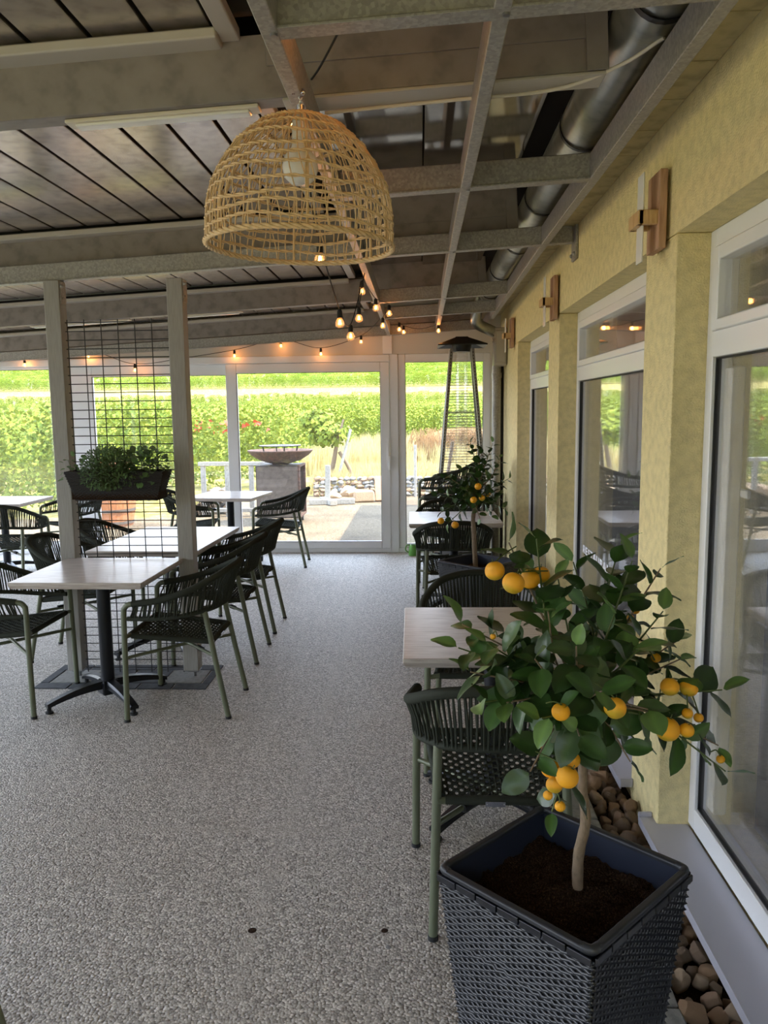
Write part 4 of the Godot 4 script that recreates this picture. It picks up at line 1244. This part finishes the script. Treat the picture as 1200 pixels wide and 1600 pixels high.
# ---------------------------------------------------------------- patio heater
func build_heater() -> void:
	var t := thing("patio_heater", "tall steel pyramid patio heater with dark square hood", "heater", Vector3(0.425, 0, -8.28))
	var m := MB.new()
	var hw := 0.245
	var ap := Vector3(0, 2.345, 0)
	for k in 4:
		var b := Basis(Vector3.UP, k * PI / 2)
		var a := b * Vector3(-hw, 2.255, hw)
		var c := b * Vector3(hw, 2.255, hw)
		m.flat(a, c, b * Vector3(0.06, 2.335, 0.06), b * Vector3(-0.06, 2.335, 0.06), b * Vector3(0, 0.9, 0.35).normalized())
		m.flat(a, c, b * Vector3(hw, 2.243, hw), b * Vector3(-hw, 2.243, hw), b * Vector3(0, 0, 1))
		m.flat(b * Vector3(-hw, 2.243, hw), b * Vector3(hw, 2.243, hw), b * Vector3(0.06, 2.31, 0.06), b * Vector3(-0.06, 2.31, 0.06), b * Vector3(0, -0.9, -0.35).normalized())
	m.box(Vector3(0, 2.335, 0), Vector3(0.13, 0.012, 0.13), 0.004)
	part("hood", m, M.hood, t)
	m = MB.new(); m.lathe([Vector2(0.0, 2.315), Vector2(0.10, 2.315), Vector2(0.105, 2.25), Vector2(0.085, 2.19), Vector2(0.0, 2.19)], 24)
	part("burner", m, M.hood, t)
	for s in [[-1, -1], [1, -1], [1, 1], [-1, 1]]:
		m = MB.new()
		var a := Vector3(s[0] * 0.105, 2.22, s[1] * 0.105)
		var c := Vector3(s[0] * 0.235, 0.70, s[1] * 0.235)
		var ax := (a - c).normalized()
		var bx := Vector3.RIGHT - ax * ax.x
		var b := Basis(bx.normalized(), ax, bx.normalized().cross(ax).normalized())
		m.box((a + c) / 2, Vector3(0.034, a.distance_to(c), 0.034), 0.004, b)
		var po := part("post", m, M.steel, t)
		m = MB.new()
		for i in 46: m.box(c.lerp(a, (i + 0.7) / 47.0) + b * Vector3(0, 0, 0.0172), Vector3(0.008, 0.014, 0.0012), 0.0, b)
		part("perforations", m, M.hood, po, "stuff")
	m = MB.new()
	for i in 50:
		var y := 0.76 + i * 0.0288
		var h := lerpf(0.232, 0.110, (y - 0.70) / 1.52)
		for k in 4:
			var b := Basis(Vector3.UP, k * PI / 2)
			m.tube([b * Vector3(-h, y, h), b * Vector3(h, y, h)], 0.0018, 4, false)
	part("guard_wires", m, M.steel, t, "stuff")
	m = MB.new()
	for k in 4:
		var b := Basis(Vector3.UP, k * PI / 2)
		m.box(b * Vector3(0, 1.58, 0.162), Vector3(0.32, 0.012, 0.012), 0.003, b)
	part("brace", m, M.steel, t)
	m = MB.new(); m.lathe([Vector2(0.062, 0.72), Vector2(0.062, 2.19)], 28); m.lathe([Vector2(0.059, 2.19), Vector2(0.059, 0.72)], 28)
	part("glass_tube", m, M.pane, t)
	m = MB.new(); m.box(Vector3(0, 0.37, 0), Vector3(0.46, 0.66, 0.46), 0.012); m.box(Vector3(0, 0.72, 0), Vector3(0.50, 0.05, 0.50), 0.008); m.box(Vector3(0, 0.025, 0), Vector3(0.52, 0.05, 0.52), 0.008)
	part("cabinet", m, M.hood, t)
	m = MB.new(); m.span(-0.21, 0.21, 0.08, 0.66, 0.231, 0.237, 0.003)
	part("door", m, M.steel, t)
	# green watering can beside the door
	var wc := thing("watering_can", "small green plastic can on the floor at the foot of the end wall", "can", Vector3(-0.085, 0, -8.72))
	m = MB.new(); m.lathe([Vector2(0.0, 0.0), Vector2(0.05, 0.0), Vector2(0.055, 0.01), Vector2(0.05, 0.10), Vector2(0.038, 0.12), Vector2(0.032, 0.12), Vector2(0.044, 0.095), Vector2(0.048, 0.012), Vector2(0.0, 0.012)], 18)
	part("body", m, M.green, wc)
	m = MB.new(); m.tube(cr([Vector3(0.045, 0.02, 0), Vector3(0.09, 0.06, 0), Vector3(0.115, 0.11, 0)], 5), 0.009, 8)
	part("spout", m, M.green, wc)
	m = MB.new(); m.tube(cr([Vector3(-0.045, 0.03, 0), Vector3(-0.085, 0.06, 0), Vector3(-0.075, 0.11, 0), Vector3(-0.035, 0.115, 0)], 5), 0.006, 8)
	part("handle", m, M.green, wc)

# ---------------------------------------------------------------- the yard outside the glass
func land(x: float, z: float) -> float:
	var d := -z
	var y := -0.05
	y += 0.012 * maxf(0.0, d - 24.0)
	y += 0.118 * maxf(0.0, d - 82.0)
	y += 0.06 * maxf(0.0, d - 290.0)
	y -= 0.0 * x
	return y

func build_yard() -> void:
	var m := MB.new(); m.span(-3.7, 8.0, -0.25, -0.03, -9.02, -15.2); m.span(-14.0, -3.7, -0.25, -0.03, -9.02, -12.1); m.span(-14.0, -6.6, -0.25, -0.03, 6.0, -9.02)
	struct("patio", "exposed aggregate patio outside the end wall, half in sun", m, M.patio)
	m = MB.new()
	var xs := []
	for k in 41: xs.append(-220.0 + k * 11.0)
	var zs := [12.0, -8.5, -15.0, -20.0, -24.0, -30.0, -40.0, -50.0, -62.0, -72.0, -82.0, -92.0, -110.0, -140.0, -180.0, -230.0, -300.0, -420.0]
	for z in zs:
		for x in xs: m.v(Vector3(x, land(x, z) - (0.25 if z > -15.1 else 0.0), z), Vector3.UP)
	for i in zs.size() - 1:
		for j in 40: m.q(i * 41 + j, i * 41 + j + 1, (i + 1) * 41 + j + 1, (i + 1) * 41 + j)
	var o := part("ground", smooth_up(m), M.field, self, "structure")
	o.set_meta("label", "pale dry earth of the vineyard slope")
	# fire bowl on its steel cube
	var fb := thing("fire_bowl", "rusty steel fire bowl grill on a tall steel cube on wheels", "grill", Vector3(-2.06, -0.03, -11.62))
	m = MB.new()
	m.span(-0.315, 0.315, 0.10, 0.86, 0.30, 0.285, 0.004); m.span(-0.315, 0.315, 0.10, 0.86, -0.30, -0.285, 0.004); m.span(-0.315, -0.30, 0.10, 0.86, -0.3, 0.3, 0.004); m.span(-0.315, 0.315, 0.845, 0.86, -0.3, 0.3, 0.003); m.span(-0.315, 0.315, 0.10, 0.12, -0.3, 0.3, 0.003)
	part("cube", m, M.rawsteel, fb)
	m = MB.new()
	for z in [0.285, -0.285]: m.span(0.29, 0.325, 0.10, 0.86, z - 0.017, z + 0.017, 0.004)
	m.span(0.29, 0.325, 0.835, 0.865, -0.3, 0.3, 0.004); m.span(0.29, 0.325, 0.10, 0.13, -0.3, 0.3, 0.004); m.span(0.0, 0.31, 0.42, 0.435, -0.28, 0.28)
	part("open_side", m, M.rust, fb)
	m = MB.new()
	for k in 5: m.tube([Vector3(0.18, 0.2 + k * 0.05, -0.22), Vector3(0.2, 0.2 + k * 0.05, 0.22)], 0.04, 8)
	part("firewood", m, M.bark, fb)
	m = MB.new(); m.lathe([Vector2(0.0, 0.875), Vector2(0.14, 0.875), Vector2(0.30, 0.925), Vector2(0.42, 1.00), Vector2(0.478, 1.06), Vector2(0.478, 1.075), Vector2(0.44, 1.075), Vector2(0.33, 0.98), Vector2(0.0, 0.90)], 40)
	var bo := part("bowl", m, M.rust, fb)
	m = MB.new(); m.lathe([Vector2(0.12, 0.86), Vector2(0.13, 0.875), Vector2(0.12, 0.885)], 24)
	part("foot_ring", m, M.rust, bo)
	m = MB.new(); m.lathe([Vector2(0.30, 1.13), Vector2(0.31, 1.142), Vector2(0.18, 1.142), Vector2(0.17, 1.13), Vector2(0.30, 1.13)], 36)
	for k in 4:
		var b := Basis(Vector3.UP, k * PI / 2 + 0.4)
		m.tube([b * Vector3(0.26, 1.13, 0), b * Vector3(0.24, 1.03, 0)], 0.01, 6)
	for k in 9: m.tube([Vector3(-0.16 + k * 0.04, 1.137, -sqrt(0.0324 - pow(-0.16 + k * 0.04, 2.0))), Vector3(-0.16 + k * 0.04, 1.137, sqrt(0.0324 - pow(-0.16 + k * 0.04, 2.0)))], 0.005, 5)
	part("grill_plate", m, M.hood, fb)
	for s in [[-1, -1], [1, -1], [1, 1], [-1, 1]]:
		m = MB.new(); m.tube([Vector3(s[0] * 0.27 - 0.018, 0.045, s[1] * 0.25), Vector3(s[0] * 0.27 + 0.018, 0.045, s[1] * 0.25)], 0.045, 16); m.box(Vector3(s[0] * 0.27, 0.085, s[1] * 0.25), Vector3(0.05, 0.04, 0.05), 0.004)
		part("caster", m, M.steel, fb)
	# half cask seen under the hanging planter
	var ck := thing("wooden_cask", "orange-brown wooden cask outside, seen through the wire screen", "cask", Vector3(-4.55, -0.03, -11.4))
	for k in 22:
		m = MB.new()
		var a0 := TAU * k / 22.0
		var ps := []
		for i in 9:
			var f := i / 8.0
			ps.append([lerpf(0.30, 0.36, sin(PI * f)), f * 0.92])
		for i in 8:
			for sgn in 1:
				var w := PI / 22.0 - 0.006
				var r0: float = ps[i][0]
				var r1: float = ps[i + 1][0]
				var a := Vector3(cos(a0 - w) * r0, ps[i][1], sin(a0 - w) * r0)
				var b := Vector3(cos(a0 + w) * r0, ps[i][1], sin(a0 + w) * r0)
				var c := Vector3(cos(a0 + w) * r1, ps[i + 1][1], sin(a0 + w) * r1)
				var d := Vector3(cos(a0 - w) * r1, ps[i + 1][1], sin(a0 - w) * r1)
				m.flat(a, b, c, d, Vector3(cos(a0), 0, sin(a0)))
		part("stave", m, M.cask, ck)
	m = MB.new(); m.lathe([Vector2(0.295, 0.01), Vector2(0.335, 0.46), Vector2(0.295, 0.90), Vector2(0.0, 0.89)], 24)
	part("core", m, M.cask, ck)
	for y in [0.06, 0.24, 0.68, 0.86]:
		m = MB.new()
		var rr := lerpf(0.30, 0.36, sin(PI * y / 0.92)) + 0.004
		m.lathe([Vector2(rr - 0.003, y - 0.02), Vector2(rr, y - 0.02), Vector2(rr, y + 0.02), Vector2(rr - 0.003, y + 0.02)], 32)
		part("hoop", m, M.rawsteel, ck)
	# white wooden rail left of the fire bowl
	var rl := thing("garden_rail", "white-painted wooden garden rail left of the fire bowl", "railing", Vector3(-2.95, -0.05, -12.3))
	for x in [-0.46, -0.08, 0.30, 0.62]:
		m = MB.new(); m.box(Vector3(x, 0.42, 0), Vector3(0.07, 0.84, 0.07), 0.005)
		part("post", m, M.whitewood, rl)
	for y in [0.85, 0.12]:
		m = MB.new(); m.box(Vector3(0.1, y, 0), Vector3(1.26, 0.06, 0.09), 0.005)
		part("rail", m, M.whitewood, rl)
	# split logs
	for k in 5:
		m = MB.new()
		var c := Vector3(-3.55 + 0.22 * (k % 3) + 0.11 * (k / 3), 0.065 + 0.185 * (k / 3), -12.9 - 0.05 * (k % 2))
		var ps := []
		for i in 7: ps.append(c + Vector3(0, 0.012 * sin(i * 1.7 + k), -0.35 + i * 0.12).rotated(Vector3.UP, 0.03 * k))
		m.tube(ps, 0.10, 11)
		m = jitter(m, 0.018, k)
		var ll := ["split log at the left foot of the log pile outside", "split log in the middle of the log pile outside", "split log at the right foot of the log pile outside", "split log lying on the left of the log pile outside", "split log lying on the right of the log pile outside"]
		tag(part("log", m, M.bark), ll[k], "log", "logs left of the garden rail")
	# garden wall of rough stones behind the patio
	var gw := base("garden_wall", "low dry-stone wall at the far edge of the patio")
	var kinds := [stone_mesh(31), stone_mesh(37), stone_mesh(41)]
	var r := RandomNumberGenerator.new(); r.seed = 99
	for row in 5:
		for k in 44:
			var s := r.randf_range(0.068, 0.10)
			o = part("stone", kinds[r.randi() % 3], M.kerb if r.randf() < 0.6 else M.stone[3], gw)
			o.position = Vector3(-2.0 + k * 0.118 + r.randf_range(-0.02, 0.02), 0.0 + row * 0.072, -15.1 - row * 0.03 + r.randf_range(-0.02, 0.02))
			o.scale = Vector3(s, s * 0.65, s); o.rotation.y = r.randf() * TAU
	var pale := [[-2.45, 0.10, -13.2, 0.17, "pale boulder left of the fire bowl, at the garden rail"], [-1.55, 0.07, -14.2, 0.14, "pale rock left of the white post outside"], [-1.35, 0.10, -14.5, 0.18, "larger pale rock behind the white post outside"]]
	for k in 3:
		o = part("rock", kinds[k], M.whitewood if k == 0 else M.stone[2])
		o.position = Vector3(pale[k][0], pale[k][1], pale[k][2]); o.scale = Vector3(1.2, 0.7, 1) * float(pale[k][3])
		tag(o, pale[k][4], "rock", "loose rocks on the patio edge")
	m = MB.new(); m.box(Vector3.ZERO, Vector3(0.36, 0.20, 0.30), 0.03)
	m = jitter(m, 0.02, 6)
	o = part("stone_block", m, M.stone[2]); o.position = Vector3(-1.02, 0.07, -14.2); o.rotation.y = 0.2
	tag(o, "rough squared stone block between the white post and the leaning slab", "stone")
	m = MB.new(); m.box(Vector3.ZERO, Vector3(0.34, 0.56, 0.05), 0.008)
	o = part("leaning_slab", m, M.stone[1]); o.position = Vector3(-0.66, 0.19, -14.35); o.rotation = Vector3(-0.75, 0.1, 0.0)
	tag(o, "grey-brown slab leaning against the low garden wall", "slab")
	var wp := thing("white_post", "white timber post on a crossed foot beside the fire bowl", "post", Vector3(-1.64, -0.03, -13.9))
	m = MB.new(); m.box(Vector3(0, 0.35, 0), Vector3(0.085, 0.66, 0.085), 0.005, Basis(Vector3(0, 0, 1), -0.03))
	part("upright", m, M.whitewood, wp)
	m = MB.new(); m.box(Vector3(0.08, 0.05, 0.1), Vector3(0.8, 0.09, 0.12), 0.006, Basis(Vector3.UP, 0.15)); m.box(Vector3(0.0, 0.05, 0.0), Vector3(0.12, 0.085, 0.7), 0.006, Basis(Vector3.UP, 0.4))
	part("foot", m, M.whitewood, wp)
	# old vine with its stake
	var ov := thing("old_vine", "young tree with forked bare trunk behind the white post", "tree", Vector3(-1.9, -0.03, -16.6))
	m = MB.new(); m.tube(cr([Vector3(-0.1, 0, 0), Vector3(0.05, 0.45, 0.0), Vector3(0.15, 0.9, 0.05), Vector3(0.3, 1.45, 0)], 5), [0.06, 0.058, 0.055, 0.05, 0.05, 0.05, 0.05, 0.048, 0.045, 0.045, 0.04, 0.04, 0.035, 0.03, 0.025, 0.02], 10)
	m.tube(cr([Vector3(0.52, 0, 0.1), Vector3(0.42, 0.4, 0.05), Vector3(0.2, 0.78, 0.03)], 5), 0.04, 9)
	part("trunk", m, M.bark, ov)
	m = MB.new(); m.tube([Vector3(0.12, 0.0, 0.2), Vector3(0.46, 1.25, 0.15)], 0.03, 8)
	part("stake", m, M.whitewood, ov)
	leaf_cloud(ov, "foliage", [[Vector3(0.0, 1.15, 0.0), Vector3(0.55, 0.28, 0.4), 420], [Vector3(-0.3, 1.45, -0.1), Vector3(0.4, 0.3, 0.35), 380]], 0.085, 8)
	for s in [[-0.1, -14.9, 0.95, M.whitewood, "thin white stake in the dry grass behind the right glass panel"], [0.28, -11.4, 1.15, M.bark, "brown wooden pole leaning outside the right glass panel"]]:
		m = MB.new(); m.tube([Vector3(s[0], -0.04, s[1]), Vector3(s[0] + (0.0 if s[3] == M.whitewood else 0.18), s[2], s[1])], 0.025, 8)
		tag(part("garden_stake", m, s[3]), s[4], "stake")
	# dry grass
	grass("tall dry golden grass beyond the garden wall", -2.2, 9.0, -15.6, -19.5, 5200, 0.42, 4)
	grass("sparse dry golden grass growing farther up behind the heater", -3.0, 14.0, -20.0, -29.0, 5200, 0.75, 6)
	# brushwood heap
	var bh := thing("brushwood_heap", "heap of dry brown brushwood behind the patio heater", "brushwood", Vector3(1.0, 0.0, -21.5))
	m = MB.new()
	r.seed = 14
	for k in 1500:
		var a := r.randf() * TAU
		var c := Vector3(0.2 + cos(a) * 1.5 * r.randf(), r.randf_range(0.75, 1.12), sin(a) * 0.6)
		var d := Vector3(r.randf_range(-0.25, 0.25), r.randf_range(-0.7, -0.05), r.randf_range(0.0, 0.3))
		m.tube([c, c + d * 0.4 + Vector3(0, 0.04, 0), c + d * 0.8], 0.006, 3, false)
	part("twigs", m, M.brush, bh, "stuff")
	m = MB.new(); m.ball(Vector3(0.2, 0.45, 0), Vector3(1.5, 0.6, 0.6), 14, 8)
	part("mound", jitter(m, 0.12, 4), M.brush, bh)

func jitter(m: MB, s: float, sd: int) -> MB:
	var f := FastNoiseLite.new(); f.seed = sd; f.frequency = 3.0
	for i in m.p.size():
		var q := m.p[i]
		m.p[i] = q + Vector3(f.get_noise_3dv(q), f.get_noise_3dv(q + Vector3(9, 0, 0)), f.get_noise_3dv(q + Vector3(0, 9, 0))) * s * 2.0
	return m

func leaf_quad() -> ArrayMesh:                              # a lobed vine leaf, slightly folded
	var m := MB.new()
	var ring := [Vector2(0, -0.1), Vector2(0.45, -0.35), Vector2(0.55, 0.1), Vector2(0.32, 0.35), Vector2(0, 0.75), Vector2(-0.32, 0.35), Vector2(-0.55, 0.1), Vector2(-0.45, -0.35)]
	var c := m.v(Vector3(0, 0, 0.1), Vector3.UP)
	for p in ring: m.v(Vector3(p.x, 0.12 * absf(p.x) - 0.1 * p.y * p.y, p.y), Vector3.UP)
	for k in 8: m.t(c, 1 + k, 1 + (k + 1) % 8)
	return smooth_up(m)

func leaf_cloud(parent: Node, called: String, blobs: Array, size: float, sd: int) -> void:
	var r := RandomNumberGenerator.new(); r.seed = sd
	var n := 0
	for b in blobs: n += b[2]
	var mm := MultiMesh.new(); mm.transform_format = MultiMesh.TRANSFORM_3D; mm.use_colors = true; mm.mesh = leaf_quad(); mm.instance_count = n
	var i := 0
	for b in blobs:
		for k in b[2]:
			var d := Vector3(r.randfn(), r.randfn(), r.randfn()).normalized() * pow(r.randf(), 0.4)
			var nn := (d + Vector3(r.randfn(0, 0.5), 0.5, r.randfn(0.3, 0.5))).normalized()
			var bs := Basis.looking_at(nn, Vector3(r.randfn(), r.randfn(), r.randfn()).normalized()) * Basis(Vector3.RIGHT, PI / 2)
			mm.set_instance_transform(i, Transform3D(bs.scaled(Vector3.ONE * size * r.randf_range(0.6, 1.3)), b[0] + d * b[1]))
			mm.set_instance_color(i, vine_color(r))
			i += 1
	var o := MultiMeshInstance3D.new(); o.name = called; o.multimesh = mm; o.material_override = M.vine; o.set_meta("kind", "stuff")
	parent.add_child(o, true)

func vine_color(r: RandomNumberGenerator) -> Color:         # linear
	var k := r.randf()
	return Color(0.13, 0.19, 0.02).lerp(Color(0.27, 0.31, 0.04), k) * r.randf_range(0.75, 1.2)

func grass(label: String, x0: float, x1: float, z0: float, z1: float, n: int, tall: float, sd: int) -> void:
	var r := RandomNumberGenerator.new(); r.seed = sd
	var m := MB.new()
	for k in 9:
		var a := TAU * k / 9.0
		var e := Vector3(cos(a), 0, sin(a))
		var w := Vector3(-e.z, 0, e.x) * 0.012
		var p0 := e * 0.03
		var p1 := e * 0.07 + Vector3(0, 0.6, 0)
		var p2 := e * (0.12 + 0.03 * (k % 3)) + Vector3(0, 1.0 - 0.06 * (k % 4), 0)
		var i := m.v(p0 - w, e); m.v(p0 + w, e); m.v(p1 + w * 0.8, e); m.v(p1 - w * 0.8, e); m.v(p2, e)
		m.q(i, i + 1, i + 2, i + 3); m.t(i + 3, i + 2, i + 4)
	var mm := MultiMesh.new(); mm.transform_format = MultiMesh.TRANSFORM_3D; mm.use_colors = true; mm.mesh = m.done(); mm.instance_count = n
	for i in n:
		var x := r.randf_range(x0, x1)
		var z := r.randf_range(z0, z1)
		var s := tall * r.randf_range(0.6, 1.2)
		mm.set_instance_transform(i, Transform3D(Basis(Vector3.UP, r.randf() * TAU).scaled(Vector3(0.8, s, 0.8)), Vector3(x, land(x, z), z)))
		mm.set_instance_color(i, Color(0.42, 0.33, 0.14).lerp(Color(0.60, 0.52, 0.27), r.randf()))
	var o := MultiMeshInstance3D.new(); o.name = numbered("dry_grass"); o.multimesh = mm; o.material_override = M.straw; o.set_meta("kind", "stuff")
	add_child(o)
	tag(o, label, "grass")

# ---------------------------------------------------------------- vineyard
func build_vines() -> void:
	var r := RandomNumberGenerator.new(); r.seed = 2024
	# a metre of foliage as one mesh, in three variants
	var bits := []
	var lq := leaf_quad()
	var arr := lq.surface_get_arrays(0)
	var lp: PackedVector3Array = arr[Mesh.ARRAY_VERTEX]
	var li: PackedInt32Array = arr[Mesh.ARRAY_INDEX]
	for vnum in 3:
		var m := MB.new()
		for k in 1000:
			var c := Vector3(r.randf_range(-0.6, 0.6), 0.10 + 1.58 * pow(r.randf(), 0.85), r.randfn(0, 0.20))
			var nn := Vector3(r.randfn(0, 0.5), r.randfn(0.9, 0.4), 1.0 if r.randf() < 0.7 else -1.0).normalized()
			var b := Basis.looking_at(nn, Vector3(r.randfn(), r.randfn(), 0.3).normalized()) * Basis(Vector3.RIGHT, PI / 2)
			b = b.scaled(Vector3.ONE * r.randf_range(0.045, 0.08))
			m.tint = vine_color(r)
			var f := m.p.size()
			for p in lp: m.v(c + b * p, b * Vector3.UP)
			for q in range(0, li.size(), 3): m.t(f + li[q], f + li[q + 1], f + li[q + 2])
		bits.append(m.done())
	var rows := []
	for k in 3: rows.append([-12.9 - k * 1.9, -19.0, -4.5 + 0.45 * k, 1.0])
	for k in 5: rows.append([-18.2 - k * 2.1, -17.0, -1.9 - 0.15 * k, 1.0])
	for k in 14: rows.append([-29.5 - k * 2.3, -34.0 - k * 1.2, 16.0 + k * 1.0, 1.0])
	for k in 12: rows.append([-64.0 - k * 2.4, -56.0 - k * 1.6, 22.0 + k * 1.2, 1.0])
	for k in 30: rows.append([-114.0 - k * 3.4, -84.0 - k * 2.2, 36.0 + k * 1.2, 1.4])
	for k in 12: rows.append([-216.0 - k * 6.0, -160.0 - k * 3.0, 70.0 + k * 2.0, 2.2])
	for row in rows:
		var z: float = row[0]
		var n := int((row[2] - row[1]) / (0.95 * row[3]))
		var mm := MultiMesh.new(); mm.transform_format = MultiMesh.TRANSFORM_3D; mm.mesh = bits[r.randi() % 3]; mm.use_colors = true
		var pts := []
		for i in n:
			var x: float = row[1] + i * 0.95 * row[3] + r.randf_range(-0.1, 0.1)
			if z < -30.0 and z > -58.0 and x < -0.40 * -z: continue      # bare ground at the left
			pts.append(x)
		mm.instance_count = pts.size()
		for i in pts.size():
			var x: float = pts[i]
			var s: float = row[3] * r.randf_range(0.9, 1.12)
			mm.set_instance_transform(i, Transform3D(Basis(Vector3.UP, (PI if r.randf() < 0.5 else 0.0) + r.randf_range(-0.15, 0.15)).scaled(Vector3(row[3], s if row[3] < 1.3 else s * 0.75, row[3])), Vector3(x, land(x, z), z)))
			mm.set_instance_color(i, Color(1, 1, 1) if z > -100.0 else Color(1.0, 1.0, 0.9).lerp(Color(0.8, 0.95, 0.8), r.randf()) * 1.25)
		var o := MultiMeshInstance3D.new(); o.name = numbered("vine_row"); o.multimesh = mm; o.material_override = M.vine; o.set_meta("kind", "stuff")
		add_child(o)
		tag(o, "long row of leafy green grapevines on the slope outside", "vines", "rows of grapevines on the slope")
	var pp := MultiMesh.new(); pp.transform_format = MultiMesh.TRANSFORM_3D; pp.mesh = leaf_quad(); pp.instance_count = 60
	for i in 60:
		var x := r.randfn(-4.5, 0.55)
		pp.set_instance_transform(i, Transform3D(Basis(Vector3(1, 0.3, 0).normalized(), r.randf() * TAU).scaled(Vector3.ONE * 0.10), Vector3(x, 1.25 + r.randf_range(-0.12, 0.15), -17.75 + r.randfn(0, 0.1))))
	var po := MultiMeshInstance3D.new(); po.name = "red_blossom"; po.multimesh = pp; po.material_override = M.poppy; po.set_meta("kind", "stuff")
	add_child(po)
	tag(po, "patch of red blossom among the vines left of the fire bowl", "flowers")
	# clipped hedge across the garden behind the terrace
	var hm := MB.new()
	for k in 1000:
		var c := Vector3(r.randf_range(-0.9, 0.9), r.randf_range(0.0, 4.6), r.randf_range(-0.35, 0.35))
		var b := Basis.looking_at(Vector3(r.randfn(0, 0.5), r.randfn(0.3, 0.4), -1).normalized(), Vector3(r.randfn(), 1, 0).normalized()) * Basis(Vector3.RIGHT, PI / 2)
		b = b.scaled(Vector3.ONE * r.randf_range(0.16, 0.26))
		var f := hm.p.size()
		for p in lp: hm.v(c + b * p, b * Vector3.UP)
		for q in range(0, li.size(), 3): hm.t(f + li[q], f + li[q + 1], f + li[q + 2])
	var hh := MultiMesh.new(); hh.transform_format = MultiMesh.TRANSFORM_3D; hh.mesh = hm.done(); hh.instance_count = 24
	for i in 24: hh.set_instance_transform(i, Transform3D(Basis(Vector3.UP, PI * (i % 2)), Vector3(-27.0 + i * 1.6, -0.1, 11.0)))
	var ho := MultiMeshInstance3D.new(); ho.name = "hedge"; ho.multimesh = hh; ho.material_override = M.hedge; ho.set_meta("kind", "stuff")
	add_child(ho)
	tag(ho, "dark clipped evergreen hedge across the garden behind the terrace", "hedge")
